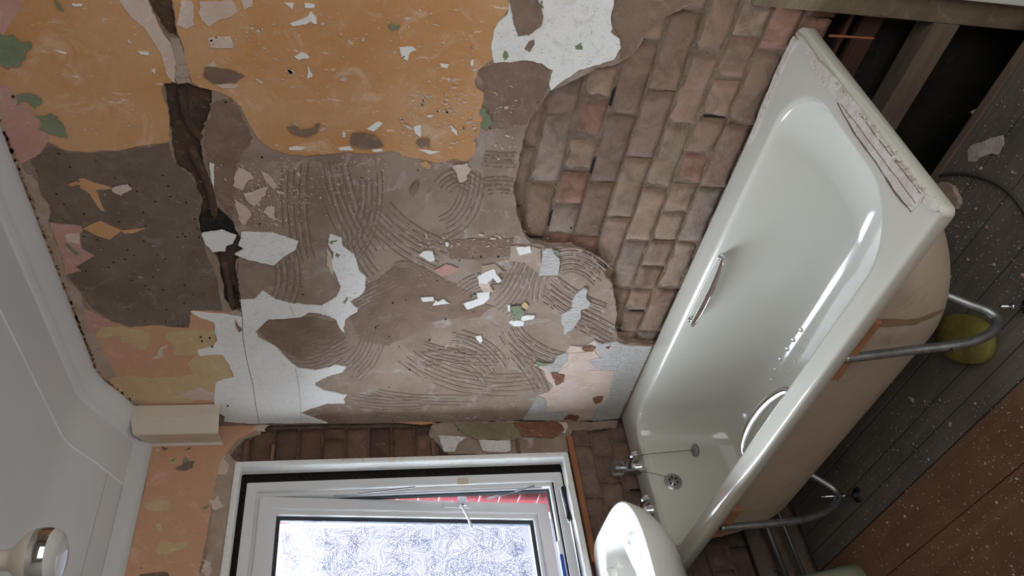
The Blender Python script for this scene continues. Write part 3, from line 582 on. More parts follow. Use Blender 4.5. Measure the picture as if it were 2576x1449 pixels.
patches('yellow_paint', YELLOW, 'left', 0.003, 0.002, [
    [(365, 1275), (390, 1262), (430, 1258), (425, 1285), (375, 1288)], [(392, 1385), (405, 1362), (440, 1370), (478, 1362), (470, 1378), (420, 1398), (395, 1398)], [(392, 1320), (402, 1315), (410, 1338), (398, 1340)], [(420, 1150), (440, 1155), (450, 1168), (430, 1172)]], wl)
patches('bare_render_spot', RENDER_PIT, 'left', 0.0046, 0.002, [
    [(440, 1180), (465, 1165), (490, 1160), (486, 1178), (460, 1185)], [(406, 1126), (424, 1129), (412, 1134)], [(466, 1133), (482, 1124), (480, 1130)], [(345, 1455), (360, 1445), (420, 1440), (440, 1480), (380, 1500)]], wl)
patches('green_paint', GREENP, 'left', 0.005, 0.002, [[(425, 1160), (440, 1156), (438, 1162)], [(462, 1160), (470, 1152), (475, 1163), (462, 1168)], [(508, 1278), (525, 1272), (518, 1280)]], wl)
patches('white_tile_glue', WHITER, 'left', 0.004, 0.006, [[(1102, 1096), (1176, 1101), (1157, 1112), (1144, 1137), (1117, 1138)], [(1204, 1109), (1283, 1109), (1285, 1137), (1215, 1137)]], wl, 0.003)
patches('sage_smear', SAGEP, 'left', 0.0025, 0.003, [[(1140, 1066), (1300, 1066), (1330, 1090), (1300, 1108), (1200, 1106), (1160, 1085)]], wl, 0.006)
patches('rust_smear', RUST, 'left', 0.0045, 0.003, [[(1290, 1062), (1400, 1060), (1420, 1080), (1390, 1105), (1375, 1100), (1310, 1098)]], wl, 0.006)
patches('orange_trace', SALMON, 'left', 0.005, 0.003, [[(995, 1064), (1040, 1060), (1100, 1066), (1060, 1070)], [(1370, 1050), (1450, 1054), (1440, 1060), (1360, 1058)]], wl, 0.003)
bm = bmesh.new()
for z in (1.915, 1.33, 1.0):
    box(bm, (-0.018, -0.150, z), (0.006, -0.085, z+0.012), 0.001)
frombm('wall_wedge', bm, wood('wedge_wood', (128, 98, 78), (104, 80, 64), 1), wl)
# ---- ceiling with a slope down to the window wall, and its coving
ZC = 2.50
def zc(x):
    if x > 0.42: return ZC
    s = ZC-(0.36-x)*0.375
    t = max(0, min(1, (0.42-x)/0.22)); t = t*t*(3-2*t)
    return ZC*(1-t)+min(ZC, s)*t
xs = [-0.02, 0.0, 0.05, 0.1, 0.16, 0.22, 0.27, 0.30, 0.33, 0.36, 0.39, 0.42, 0.5, 0.8, 1.5, 3.1]
bm = bmesh.new(); ys = [0.02, -0.5, -1.2, -2.3]; g = [[bm.verts.new((x, y, zc(x))) for y in ys] for x in xs]; g2 = [[bm.verts.new((x, y, zc(x)+0.1)) for y in ys] for x in xs]
for A, fl in ((g, 0), (g2, 1)):
    for i in range(len(xs)-1):
        for j in range(3):
            q = (A[i][j], A[i+1][j], A[i+1][j+1], A[i][j+1]); bm.faces.new(q[::-1] if fl else q)
cl = tag(frombm('ceiling', bm, CEIL, None, True, fix=False), kind='structure')
def strip_along_x(bm, prof, x0, x1, n):
    rows = [[bm.verts.new((x, y, zc(x)+dz)) for y, dz in prof] for x in [x0+(x1-x0)*i/n for i in range(n+1)]]
    for A, B in zip(rows, rows[1:]):
        for k in range(len(prof)-1): bm.faces.new((A[k], A[k+1], B[k+1], B[k]))
bm = bmesh.new()
strip_along_x(bm, [(0.004, -0.034), (-0.008, -0.036), (-0.022, -0.034), (-0.042, -0.026), (-0.062, -0.016), (-0.074, -0.011), (-0.080, -0.011), (-0.084, -0.006), (-0.094, -0.006), (-0.098, 0.002)], 0.0, 3.0, 90)
rows = [[bm.verts.new((x, y, zz)) for x, zz in ((-0.004, zc(0)-0.030), (0.012, zc(0)-0.031), (0.028, zc(0.028)-0.022), (0.042, zc(0.042)-0.010), (0.052, zc(0.052)-0.004), (0.056, zc(0.056)+0.001))] for y in (-0.0, -0.4, -1.2, -2.28)]
for A, B in zip(rows, rows[1:]):
    for k in range(5): bm.faces.new((A[k], A[k+1], B[k+1], B[k]))
frombm('coving', bm, CEIL, cl, True)
bm = bmesh.new()
yb = -0.258
strip_along_x(bm, [(yb+0.003, 0.002), (yb+0.002, -0.002), (yb-0.002, -0.002), (yb-0.003, 0.002)], 0.058, 3.0, 80)
strip_along_x(bm, [(-0.745, 0.001), (-0.745, -0.002), (-0.748, -0.002), (-0.748, 0.001)], 0.13, 3.0, 80)
frombm('cladding_bead', bm, plain('white_bead', (236, 236, 236), 0.35), cl)
bm = bmesh.new()
for x in (0.058, 0.138):
    box(bm, (x, -2.2, zc(x)-0.0012), (x+0.0022, -0.255, zc(x)+0.002))
frombm('cladding_joint', bm, plain('grey_joint', (178, 174, 168), 0.6), cl)
# crumbling paint line under the coving
bm = bmesh.new(); rnd = random.Random(5)
for i in range(230):
    x = rnd.uniform(0.05, 1.5); z = zc(x)-0.040-abs(rnd.gauss(0, 0.003)); s = rnd.uniform(0.002, 0.006)
    box(bm, (x, -0.004, z), (x+s*rnd.uniform(1, 3), 0.0, z+s), 0)
frombm('crumbling_edge', bm, worn('rusty_crumb', [(150, 108, 78), (120, 80, 54), (190, 170, 150)], 60, bump=0.5), wall)
# ---- the two walls behind the camera
bm = bmesh.new(); box(bm, (-0.3, -2.4, -0.35), (3.1, -2.25, 2.62))
tag(frombm('wall_front', bm, plain('magnolia_wall', (206, 204, 200), 0.8)), kind='structure')
bm = bmesh.new(); box(bm, (3.05, -2.3, -0.35), (3.2, -1.95, 2.62)); box(bm, (3.05, -0.55, -0.35), (3.2, 0.25, 2.62)); box(bm, (3.05, -1.95, 2.15), (3.2, -0.55, 2.62))
tag(frombm('wall_right', bm, plain('magnolia_wall_end', (206, 204, 200), 0.8)), kind='structure')
bm = bmesh.new(); box(bm, (4.4, -2.3, -0.35), (4.5, -0.2, 2.62)); box(bm, (3.2, -2.3, -0.35), (4.5, -2.2, 2.62)); box(bm, (3.2, -0.3, -0.35), (4.5, -0.2, 2.62))
box(bm, (3.2, -2.3, 2.5), (4.5, -0.2, 2.62)); box(bm, (3.05, -2.3, -0.35), (4.5, -0.2, -0.05)); box(bm, (3.05, -2.3, 2.5), (3.2, 0.25, 2.66)); box(bm, (-0.3, -2.4, 2.6), (3.2, 0.25, 2.7))
tag(frombm('wall_light_blocker', bm, plain('blocker_paint', (206, 204, 200), 0.8)), kind='structure')  # unseen box added to stop sky light coming in through the doorway
# ---- floor
bm = bmesh.new(); rnd = random.Random(3)
ye = [-0.075, -0.19, -0.31, -0.445, -0.555, -0.622, -0.690]
for i, (a, b) in enumerate(zip(ye, ye[1:])):
    x = 0.02
    while x < 3.04:
        L = rnd.uniform(1.4, 2.4) if i != 0 else 3.1; x2 = min(x+L, 3.04)
        box(bm, (x, a-0.002, ZF-0.022), (x2-0.003, b+0.002, ZF-rnd.uniform(0, 0.002)), 0.002); x = x2
fl = tag(frombm('floor', bm, GREYB), kind='structure')
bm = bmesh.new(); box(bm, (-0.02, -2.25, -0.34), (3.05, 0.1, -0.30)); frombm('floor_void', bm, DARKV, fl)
bm = bmesh.new()
for x in (0.25, 0.65, 1.05, 1.45, 1.85, 2.25, 2.65): box(bm, (x, -2.2, -0.20), (x+0.05, -0.09, ZF-0.023))
frombm('floor_joist', bm, JOIST, fl)
bm = bmesh.new()
yy = [-0.693, -0.850, -1.13, -1.42, -1.71, -2.0, -2.25]
for a, b in zip(yy, yy[1:]): box(bm, (0.0, a-0.0015, ZF-0.02), (3.04, b+0.0015, ZF+0.002), 0.0015)
frombm('brown_boards', bm, HARDB, fl)
# ================================================================== THE BATH
bath = tag(empty('bathtub', (0.86, -0.35, ZF)), 'long cream enamel bath with no side panel, standing on metal legs along the stripped wall', 'bathtub')
def rring(x0, x1, y0, y1, ra, rb, z, n=14):
    """rounded rectangle; ra radius at the tap end (x0), rb at the far end (x1)"""
    pts = []
    for cx, cy, r, a0 in ((x1-rb, y1-rb, rb, 0), (x0+ra, y1-ra, ra, 90), (x0+ra, y0+ra, ra, 180), (x1-rb, y0+rb, rb, 270)):
        for k in range(n+1):
            a = math.radians(a0+90*k/n); pts.append((cx+r*math.cos(a), cy+r*math.sin(a), z))
    return pts
def loft(bm, rings, close=False):
    R_ = [[bm.verts.new(p) for p in r] for r in rings]; n = len(R_[0])
    for A, B in zip(R_, R_[1:]):
        for k in range(n): bm.faces.new((A[k], A[(k+1) % n], B[(k+1) % n], B[k]))
    if close: bm.faces.new(R_[-1])
    return R_
def interp(keys, n=5):
    out = []
    K = [list(k) for k in keys]
    for i in range(len(K)-1):
        p0 = K[max(i-1, 0)]; p1 = K[i]; p2 = K[i+1]; p3 = K[min(i+2, len(K)-1)]
        for j in range(n):
            t = j/n; out.append([0.5*(2*b+(c-a)*t+(2*a-5*b+4*c-d)*t*t+(3*b-a-3*c+d)*t**3) for a, b, c, d in zip(p0, p1, p2, p3)])
    out.append(K[-1]); return out
inner = [(0.112, 1.668, -0.648, -0.086, 0.10, 0.17, H-0.0005), (0.118, 1.661, -0.641, -0.093, 0.10, 0.17, H-0.004), (0.125, 1.650, -0.632, -0.101, 0.10, 0.17, H-0.018),
         (0.135, 1.620, -0.622, -0.110, 0.105, 0.18, 0.47), (0.150, 1.555, -0.606, -0.122, 0.11, 0.19, 0.35), (0.172, 1.470, -0.585, -0.140, 0.12, 0.20, 0.25),
         (0.21, 1.385, -0.555, -0.165, 0.12, 0.19, 0.19), (0.27, 1.28, -0.51, -0.205, 0.11, 0.16, 0.166), (0.36, 1.15, -0.46, -0.25, 0.09, 0.10, 0.160)]
X1, YW = 1.738, -0.002
bm = bmesh.new()
rim = [rring(0.004, X1, -0.700, YW, 0.014, 0.016, H-0.036), rring(0.004, X1, -0.700, YW, 0.014, 0.016, H-0.010), rring(0.006, X1-0.002, -0.698, YW, 0.013, 0.015, H-0.004),
       rring(0.011, X1-0.007, -0.693, YW-0.004, 0.012, 0.014, H), rring(0.06, 1.695, -0.672, -0.045, 0.05, 0.09, H), rring(0.105, 1.675, -0.655, -0.080, 0.10, 0.165, H)]
ins = [rring(*k) for k in interp(inner, 5)]
loft(bm, rim+ins, True)
low = loft(bm, [rring(0.004, X1, -0.700, YW, 0.014, 0.016, H-0.036), rring(0.014, X1-0.010, -0.690, YW-0.008, 0.014, 0.016, H-0.036), rring(0.10, 1.68, -0.655, -0.08, 0.1, 0.17, H-0.03)])
bmesh.ops.remove_doubles(bm, verts=bm.verts, dist=0.0003)
o = frombm('tub', bm, ENAMEL, bath, True)
md = o.modifiers.new('n', 'WEIGHTED_NORMAL'); md.keep_sharp = True
# underside shell
bm = bmesh.new()
outk = [(a-0.012, b+0.012, c-0.012, d+0.012, e+0.01, f+0.01, z-0.012) for a, b, c, d, e, f, z in inner]
outk = [(k[0], k[1], k[2], k[3], k[4], k[5], H-0.035) if i == 0 else k for i, k in enumerate(outk)]; outk = [outk[0]]+outk[3:]
loft(bm, [rring(*k) for k in interp(outk, 5)], True)
o = frombm('underside_shell', bm, SHELLM, bath, True); o['label'] = 'rough beige underside of the bath'
# brown glue run on the shell
bpy.context.view_layer.update()
from mathutils.bvhtree import BVHTree
shell = [c for c in bath.children if c.name.startswith('underside_shell')][0]
bv = BVHTree.FromPolygons([v.co.copy() for v in shell.data.vertices], [tuple(p.vertices) for p in shell.data.polygons])
def onshell(p):
    d = Vector(R.T@np.array([p[0]-CX, p[1]-CY, F])).normalized(); h = bv.ray_cast(Vector(CAM), d)
    return (h[0]+h[1]*(0.0012 if h[1].dot(d) < 0 else -0.0012)) if h[0] else None
bm = bmesh.new(); prev = None
for i in range(31):
    t = i/30; x = 2198+180*t; yc_ = 812-4*t-40*max(0, t-0.55)**1.2*2.0; hw = 11*(1-0.65*t)+2*noise.noise(Vector((t*8, 1, 2)))
    a, b = onshell((x, yc_-hw)), onshell((x, yc_+hw))
    if a is None or b is None: prev = None; continue
    cur = (bm.verts.new(a), bm.verts.new(b))
    if prev: bm.faces.new((prev[0], cur[0], cur[1], prev[1]))
    prev = cur
o = frombm('glue_run', bm, plain('brown_glue', (150, 126, 100), 0.6), bath); o['label'] = 'brown glue run down the side'
# anti slip dimples
tubo = [c for c in bath.children if c.name.startswith('tub')][0]
bt_ = BVHTree.FromPolygons([v.co.copy() for v in tubo.data.vertices], [tuple(p.vertices) for p in tubo.data.polygons])
for p in ((2015, 830), (2031, 859), (1995, 855), (2017, 883), (1980, 878), (2000, 910), (1962, 904), (1985, 935), (1950, 930), (1975, 960), (1938, 955), (1962, 985)):
    h = bt_.ray_cast(Vector(CAM), Vector(R.T@np.array([p[0]-CX, p[1]-CY, F])).normalized())
    if not h[0]: continue
    nn_ = h[1] if h[1].z > 0 else -h[1]; bm = bmesh.new()
    lathe(bm, [(0.010, -0.003), (0.0092, 0.0008), (0.006, 0.0015), (0.0, 0.0017)], h[0], nn_, 14, False)
    frombm('anti_slip_bump', bm, ENAMEL, bath, True)
# grips
def grip(name, pts, parent, wd=0.010, flat=0.45):
    bm = bmesh.new(); P = spline(pts, 8); n = len(P)
    tube(bm, P, [wd*(0.75+0.5*math.sin(math.pi*i/(n-1))) for i in range(n)], 14, flat)
    for e in (pts[0], pts[-1]): lathe(bm, [(0.011, -0.004), (0.013, 0.0), (0.011, 0.006)], e, (0, 1, 0), 16)
    return frombm(name, bm, CHROME, parent, True)
gz = 0.500
grip('grip_handle', [(1.030, -0.104, 0.535), (1.018, -0.128, 0.542), (0.96, -0.142, 0.545), (0.885, -0.147, 0.546), (0.81, -0.142, 0.545), (0.752, -0.128, 0.542), (0.74, -0.104, 0.535)], bath, 0.017, 0.3)
grip('grip_handle', [(1.045, -0.628, 0.515), (1.03, -0.60, 0.52), (0.96, -0.578, 0.525), (0.88, -0.570, 0.527), (0.80, -0.574, 0.525), (0.735, -0.592, 0.52), (0.72, -0.625, 0.515)], bath, 0.012, 0.6)
# overflow
bm = bmesh.new()
oc = Vector((0.131, -0.368, 0.478)); oa = Vector((1, 0, 0.12)).normalized()
lathe(bm, [(0.035, -0.004), (0.036, 0.001), (0.033, 0.004), (0.024, 0.0035), (0.022, 0.009), (0.0, 0.010)], oc, oa, 32, False)
ov = frombm('overflow_plate', bm, worn('satin_chrome', [(176, 176, 174), (158, 158, 156), (190, 190, 188)], 30, rough=0.3, bump=0.05), bath, True)
ov.data.materials[0].node_tree.nodes['Principled BSDF'].inputs['Metallic'].default_value = 0.7
bm = bmesh.new(); xa = oa.orthogonal().normalized(); ya = oa.cross(xa)
for k in range(6):
    a = math.radians(60*k+20); c = oc+oa*0.0085+(xa*math.cos(a)+ya*math.sin(a))*0.0145; lathe(bm, [(0.0046, 0), (0.0042, 0.0014)], c, oa, 14)
frombm('overflow_hole', bm, HOLE_SHADE, ov)
bm = bmesh.new(); lathe(bm, [(0.005, 0.009), (0.005, 0.013), (0.0, 0.015)], oc, oa, 12, False); frombm('centre_screw', bm, CHROME, ov, True)
# bottom waste, mostly hidden by glare in the photo: a shallow ring on the tub floor
bm = bmesh.new(); lathe(bm, [(0.034, -0.002), (0.034, 0.002), (0.028, 0.0025), (0.022, -0.001), (0.0, -0.001)], (0.33, -0.355, 0.1625), n=28, cap=False)
frombm('waste_ring', bm, CHROME, bath, True)
# blocks and legs
bm = bmesh.new(); box(bm, (1.17, -0.672, 0.470), (1.385, -0.652, H-0.036), 0.002)
frombm('fixing_block', bm, PLY, bath)
bm = bmesh.new(); box(bm, (0.32, -0.672, 0.455), (0.50, -0.652, H-0.036), 0.004)
frombm('fixing_block', bm, PLY, bath)
def leg(pts, bolt, bl_):
    bm = bmesh.new(); P = spline([on(p[:2], 0, p[2]) for p in pts], 6)
    n = len(P); tube(bm, P, [0.0125]*n, 14, 0.85)
    o = frombm('leg', bm, STEEL, bath, True); bm = bmesh.new()
    b = bolt; lathe(bm, [(0.004, 0), (0.004, bl_)], (b[0], b[1], ZF+0.004), n=12)
    lathe(bm, [(0.008, 0.052), (0.008, 0.058)], (b[0], b[1], ZF), n=6)
    frombm('adjusting_bolt', bm, CHROME, o, True)
    bm = bmesh.new(); lathe(bm, [(0.026, 0.0), (0.026, 0.003), (0.009, 0.005), (0.009, 0.020), (0.0, 0.020)], (b[0], b[1], ZF), n=24, cap=False)
    frombm('foot', bm, plain('black_foot', (42, 42, 44), 0.5), o, True)
    bm = bmesh.new(); q = P[int(n*0.33)]; lathe(bm, [(0.005, 0.0), (0.005, 0.0016)], q+Vector((0.0, -0.0125, 0.004)), (0.3, -1, 0.5), 12)
    frombm('screw_hole', bm, HOLE_SHADE, o)
leg([(2122, 902, 1.255), (2200, 893, 1.265), (2300, 880, 1.28), (2390, 870, 1.30), (2450, 858, 1.315), (2496, 835, 1.33), (2510, 806, 1.335), (2485, 783, 1.335), (2430, 762, 1.33), (2370, 738, 1.32)], (1.335, -0.572), 0.085)
leg([(1812, 1328, 0.40), (1880, 1322, 0.405), (1960, 1315, 0.41), (2030, 1304, 0.41), (2080, 1285, 0.41), (2108, 1258, 0.41), (2100, 1232, 0.41), (2065, 1208, 0.41), (2020, 1182, 0.41)], (0.41, -0.592), 0.135)
# hidden wall-side half of each cradle
for x in (1.32, 0.41):
    bm = bmesh.new(); tube(bm, spline([(x, -0.40, 0.135), (x, -0.20, 0.10), (x, -0.09, 0.20), (x, -0.07, 0.40), (x, -0.06, H-0.04)], 6), 0.0125, 12, 0.85); frombm('leg', bm, STEEL, bath, True)
# old sealant on the far end of the rim
bm = bmesh.new()
patch(bm, [(2003, 82), (2020, 118), (2062, 200), (2108, 255), (2150, 330), (2212, 415), (2255, 480), (2297, 532), (2318, 512), (2330, 490), (2290, 445), (2235, 375), (2195, 310), (2120, 215), (2060, 150), (2020, 95)], 'flat', 0.003, 0.003, 0.002, base=H)
patch(bm, [(2330, 492), (2352, 498), (2356, 520), (2374, 533), (2340, 530), (2325, 510)], 'flat', 0.004, 0.004, 0.005, base=H)
patch(bm, [(1998, 88), (2008, 100), (1975, 160), (1945, 230), (1905, 330), (1890, 362), (1880, 362), (1930, 235), (1965, 155)], 'flat', 0.003, 0.003, 0.003, base=H)
sl = frombm('sealant_strip', bm, SILIC, bath); sl['label'] = 'torn dirty white sealant along the far end of the rim'
bm = bmesh.new()
def line(bm, pts, r, base, h, n=6):
    P = spline([on(p, 2, base) for p in pts], 6); tube(bm, [Vector((p.x+0.0015*noise.noise(p*60), p.y, h+base)) for p in P], r, n)
line(bm, [(2108, 258), (2150, 335), (2212, 420), (2252, 486), (2292, 530)], 0.0016, H, 0.001); line(bm, [(2118, 262), (2170, 330), (2230, 410), (2270, 462), (2306, 512)], 0.0007, H, 0.003)
line(bm, [(2292, 532), (2306, 518), (2318, 505)], 0.002, H, 0.001); line(bm, [(2165, 285), (2220, 360), (2275, 430), (2320, 488)], 0.0008, H, 0.003)
frombm('grime_line', bm, worn('grime', [(120, 98, 80), (104, 86, 72), (150, 130, 112)], 40), sl)
bm = bmesh.new(); rnd = random.Random(9)
for i in range(70):
    t = rnd.random()**0.7; p = on((2100+232*t+rnd.uniform(-6, 8), 205+285*t+rnd.uniform(-6, 4)), 2, H); s = rnd.uniform(0.001, 0.004)
    box(bm, (p.x, p.y, H+0.001), (p.x+s, p.y+s*1.6, H+0.003+s), 0)
frombm('sealant_crumb', bm, SILIC, sl)['kind'] = 'stuff'
# brown run down the shell beside the block
# ------------------------------------------------------------------ taps
def tap(name, x, y, label):
    root = tag(empty(name, (x, y, H)), label, 'tap', None)
    bm = bmesh.new()
    lathe(bm, [(0.027, 0), (0.027, 0.005), (0.021, 0.012), (0.019, 0.035), (0.021, 0.045), (0.019, 0.055), (0.0, 0.056)], (x, y, H), n=24, cap=False)
    frombm('body', bm, CHROME, root, True); bm = bmesh.new()
    P = spline([(x, y, H+0.040), (x+0.03, y, H+0.050), (x+0.065, y, H+0.056), (x+0.093, y, H+0.052), (x+0.103, y, H+0.040)], 6)
    n = len(P); tube(bm, P, [0.0150-0.002*i/n for i in range(n)], 14, 0.85)
    frombm('spout', bm, CHROME, root, True)
    bm = bmesh.new(); prof = [(0.012, 0.055), (0.016, 0.062), (0.026, 0.067), (0.029, 0.076), (0.028, 0.100), (0.023, 0.109), (0.0, 0.111)]
    rings = []; nn = 32
    for r, h in prof: rings.append([bm.verts.new((x+r*(1+0.07*(k % 4 == 0))*math.cos(2*math.pi*k/nn), y+r*(1+0.07*(k % 4 == 0))*math.sin(2*math.pi*k/nn), H+h)) for k in range(nn)])
    for A, B in zip(rings, rings[1:]):
        for k in range(nn): bm.faces.new((A[k], A[(k+1) % nn], B[(k+1) % nn], B[k]))
    hd = frombm('tap_head', bm, CLEAR, root, True); hd['label'] = 'clear fluted acrylic head'
    bm = bmesh.new(); lathe(bm, [(0.008, 0.050), (0.008, 0.096), (0.0, 0.097)], (x, y, H), n=16, cap=False); frombm('spindle', bm, CHROME, hd, True)
    return root
tap('bath_tap', 0.058, -0.262, 'chrome bath tap with the bead chain hung over it, nearer the stripped wall')
tap('bath_tap', 0.058, -0.440, 'chrome bath tap half hidden behind the washbasin corner, without a chain')
# plug and chain
plug = tag(empty('bath_plug', (0.170, -0.246, 0.36)), 'round bath plug dangling on a chain against the tap end of the bath', 'plug')
pc = on((1749, 1132), 0, 0.172)
bm = bmesh.new(); lathe(bm, [(0.0, -0.006), (0.0175, -0.006), (0.0185, -0.002), (0.0225, 0.0), (0.0225, 0.003), (0.020, 0.0045), (0.0, 0.0055)], pc, (0.10, -0.10, 1), 28, False)
frombm('stopper', bm, plain('grey_stopper', (150, 150, 146), 0.35, metal=0.4), plug, True)
bm = bmesh.new(); lathe(bm, [(0.0228, -0.0018), (0.0236, -0.0005), (0.0228, 0.0008)], pc, (0.10, -0.10, 1), 28, False); frombm('rubber_ring', bm, RUBBER, plug, True)
bm = bmesh.new()
def chain(bm, pts, n):
    P = spline(pts, 10); seg = [0]
    for a, b in zip(P, P[1:]): seg.append(seg[-1]+(b-a).length)
    for i in range(n):
        d = seg[-1]*i/(n-1); k = max(j for j in range(len(seg)) if seg[j] <= d+1e-9); k = min(k, len(P)-2)
        t = (d-seg[k])/max(1e-6, seg[k+1]-seg[k]); c = P[k]+(P[k+1]-P[k])*t; dr = (P[k+1]-P[k]).normalized()
        s = Vector((1, 0, 0)) if i % 2 else dr.cross(Vector((1, 0, 0))).normalized(); L = 0.0036
        s = (s-dr*s.dot(dr)).normalized()
        ring = [c+dr*L*math.cos(2*math.pi*q/10)+s*0.0020*math.sin(2*math.pi*q/10) for q in range(10)]
        tube(bm, ring, 0.00055, 5, closed=True, up=Vector((0.3, 0.5, 0.8)))
top1 = on((1604, 1148), 0, 0.10); top2 = on((1612, 1187), 0, 0.10)
chain(bm, [top1, on((1625, 1143), 0, 0.15), on((1665, 1139), 0, 0.165), on((1722, 1134), 0, 0.172), pc+Vector((0, 0, 0.008))], 52)
chain(bm, [top2, on((1640, 1190), 0, 0.15), on((1670, 1198), 0, 0.15), oc+oa*0.014], 26)
chain(bm, [top1, top1+Vector((-0.03, 0.0, 0.006)), (top1+top2)/2+Vector((-0.055, 0, 0.004)), top2+Vector((-0.02, 0, 0.004)), top2], 22)
frombm('bead_chain', bm, plain('dull_chain', (126, 122, 114), 0.4, metal=0.8), plug, True)
# ================================================================== THE WINDOW
win = tag(empty('window_1', (0, -0.72, WZ0)), kind='structure')
def ring_frame(bm, y0, y1, z0, z1, wd, x0, x1, bev=0.002):
    """a rectangular frame with mitred corners, outer edge y0..y1, z0..z1, from depth x0 to x1"""
    o_ = [(y0, z0), (y1, z0), (y1, z1), (y0, z1)]; sg = 1 if y1 < y0 else -1
    i_ = [(y0-sg*wd, z0+wd), (y1+sg*wd, z0+wd), (y1+sg*wd, z1-wd), (y0-sg*wd, z1-wd)]
    V = {}
    for nm, L in (('o', o_), ('i', i_)):
        for d, x in (('a', x0), ('b', x1)):
            for k, (y, z) in enumerate(L): V[nm, d, k] = bm.verts.new((x, y, z))
    for k in range(4):
        j = (k+1) % 4
        bm.faces.new((V['o', 'a', k], V['o', 'a', j], V['i', 'a', j], V['i', 'a', k])); bm.faces.new((V['o', 'b', k], V['i', 'b', k], V['i', 'b', j], V['o', 'b', j]))
        bm.faces.new((V['i', 'a', k], V['i', 'a', j], V['i', 'b', j], V['i', 'b', k])); bm.faces.new((V['o', 'a', k], V['o', 'b', k], V['o', 'b', j], V['o', 'a', j]))
bm = bmesh.new(); ring_frame(bm, W0+0.002, W1, WZ0, WZ1, 0.020, 0.012, -0.050)
bmesh.ops.bevel(bm, geom=list(bm.edges), offset=0.003, segments=2, affect='EDGES')
o = frombm('timber_lining', bm, TIMW, win); o['label'] = 'flaking white gloss timber lining'
bm = bmesh.new(); ring_frame(bm, W0-0.001, W1+0.002, WZ0+0.003, WZ1-0.002, 0.060, -0.062, -0.10); frombm('packing_gap', bm, HOLE_SHADE, win)  # dark ring set in to read as the shaded gap round the frame
FY0, FY1, FZ0, FZ1 = -0.207, -1.25, 0.838, 2.005
bm = bmesh.new(); ring_frame(bm, FY0, FY1, FZ0, FZ1, 0.036, -0.050, -0.115)
bmesh.ops.bevel(bm, geom=list(bm.edges), offset=0.0025, segments=2, affect='EDGES'); fr = frombm('outer_frame', bm, UPVC, win)
bm = bmesh.new(); ring_frame(bm, FY0-0.030, FY1+0.030, FZ0+0.030, FZ1-0.030, 0.020, -0.068, -0.115); frombm('rebate', bm, UPVC, fr)
bm = bmesh.new(); ring_frame(bm, FY0-0.052, FY1+0.052, FZ0+0.052, FZ1-0.052, 0.004, -0.092, -0.110); frombm('seal', bm, GASK, fr)
# sash, hung from the top and pushed open at the bottom
SY0, SY1, SZ0, SZ1 = -0.262, -1.196, 0.895, 1.955
ang = math.radians(7.6); piv = Vector((-0.052, 0, SZ1))
TM = Matrix.Translation(piv)@Matrix.Rotation(ang, 4, 'Y')@Matrix.Translation(-piv)
sash = tag(empty('window_sash', (0, 0, 0))); sash.parent = win; sash.matrix_parent_inverse = win.matrix_world.inverted()
def sp(name, bm, mat, par=None, smooth=False):
    bmesh.ops.transform(bm, matrix=TM, verts=bm.verts); return frombm(name, bm, mat, par or win, smooth)
bpy.data.objects.remove(sash)
bm = bmesh.new(); ring_frame(bm, SY0, SY1, SZ0-0.03, SZ1, 0.046, -0.052, -0.105)
bmesh.ops.bevel(bm, geom=list(bm.edges), offset=0.0025, segments=2, affect='EDGES'); sash = sp('opening_sash', bm, UPVC)
bm = bmesh.new(); ring_frame(bm, SY0-0.040, SY1+0.040, SZ0+0.010, SZ1-0.040, 0.022, -0.064, -0.10); sp('glazing_bead', bm, UPVC, sash)
bm = bmesh.new(); ring_frame(bm, SY0-0.062, SY1+0.062, SZ0+0.032, SZ1-0.062, 0.014, -0.080, -0.098); sp('gasket', bm, GASK, sash)
GY0, GY1, GZ0, GZ1 = SY0-0.066, SY1+0.066, SZ0+0.036, SZ1-0.066
bm = bmesh.new(); box(bm, (-0.090, GY1, GZ0), (-0.086, GY0, GZ1)); gl = sp('pane', bm, PANE, sash)
# leaf pattern pressed in the glass
rnd = random.Random(17); bl, bd_ = bmesh.new(), bmesh.new()
def ribbon(bm, pts, wd, x):
    L = []; n = len(pts)
    for i, p in enumerate(pts):
        d = (pts[min(i+1, n-1)]-pts[max(i-1, 0)]).normalized(); q = Vector((-d.y, d.x))*wd*(0.35+0.65*math.sin(math.pi*(i+0.5)/n))
        L.append((bm.verts.new((x, p.x+q.x, p.y+q.y)), bm.verts.new((x, p.x-q.x, p.y-q.y))))
    for a, b in zip(L, L[1:]): bm.faces.new((a[0], b[0], b[1], a[1]))
def leaf(c, a, L, wdt, k):
    d = Vector((math.cos(a), math.sin(a))); n_ = Vector((-d.y, d.x)); m = 9; bend = rnd.uniform(-0.12, 0.12)*L
    mid = [c+d*L*t+n_*bend*math.sin(math.pi*t) for t in [i/m for i in range(m+1)]]
    s1 = [mid[i]+n_*wdt*math.sin(math.pi*(i/m)**0.8) for i in range(m+1)]; s2 = [mid[i]-n_*wdt*math.sin(math.pi*(i/m)**0.8) for i in range(m+1)]
    ok = lambda p: GY1+0.005 < p.x < GY0-0.005 and GZ0+0.005 < p.y < GZ1-0.005
    for P in (s1, s2):
        if all(map(ok, P)):
            ribbon(bl, P, rnd.uniform(0.0012, 0.0024), -0.0845); ribbon(bd_, [p-n_*0.0026 for p in P], 0.0009, -0.0848)  # dark line offset from each edge paints the shade of the relief
    if all(map(ok, mid)): ribbon(bd_, mid, 0.0009, -0.0848)
    for i in (3, 5):
        P = [mid[i], (mid[i]+s1[i])/2+d*0.004, s1[i]*0.85+mid[i]*0.15+d*0.009]
        if all(map(ok, P)): ribbon(bd_, P, 0.0006, -0.0848)
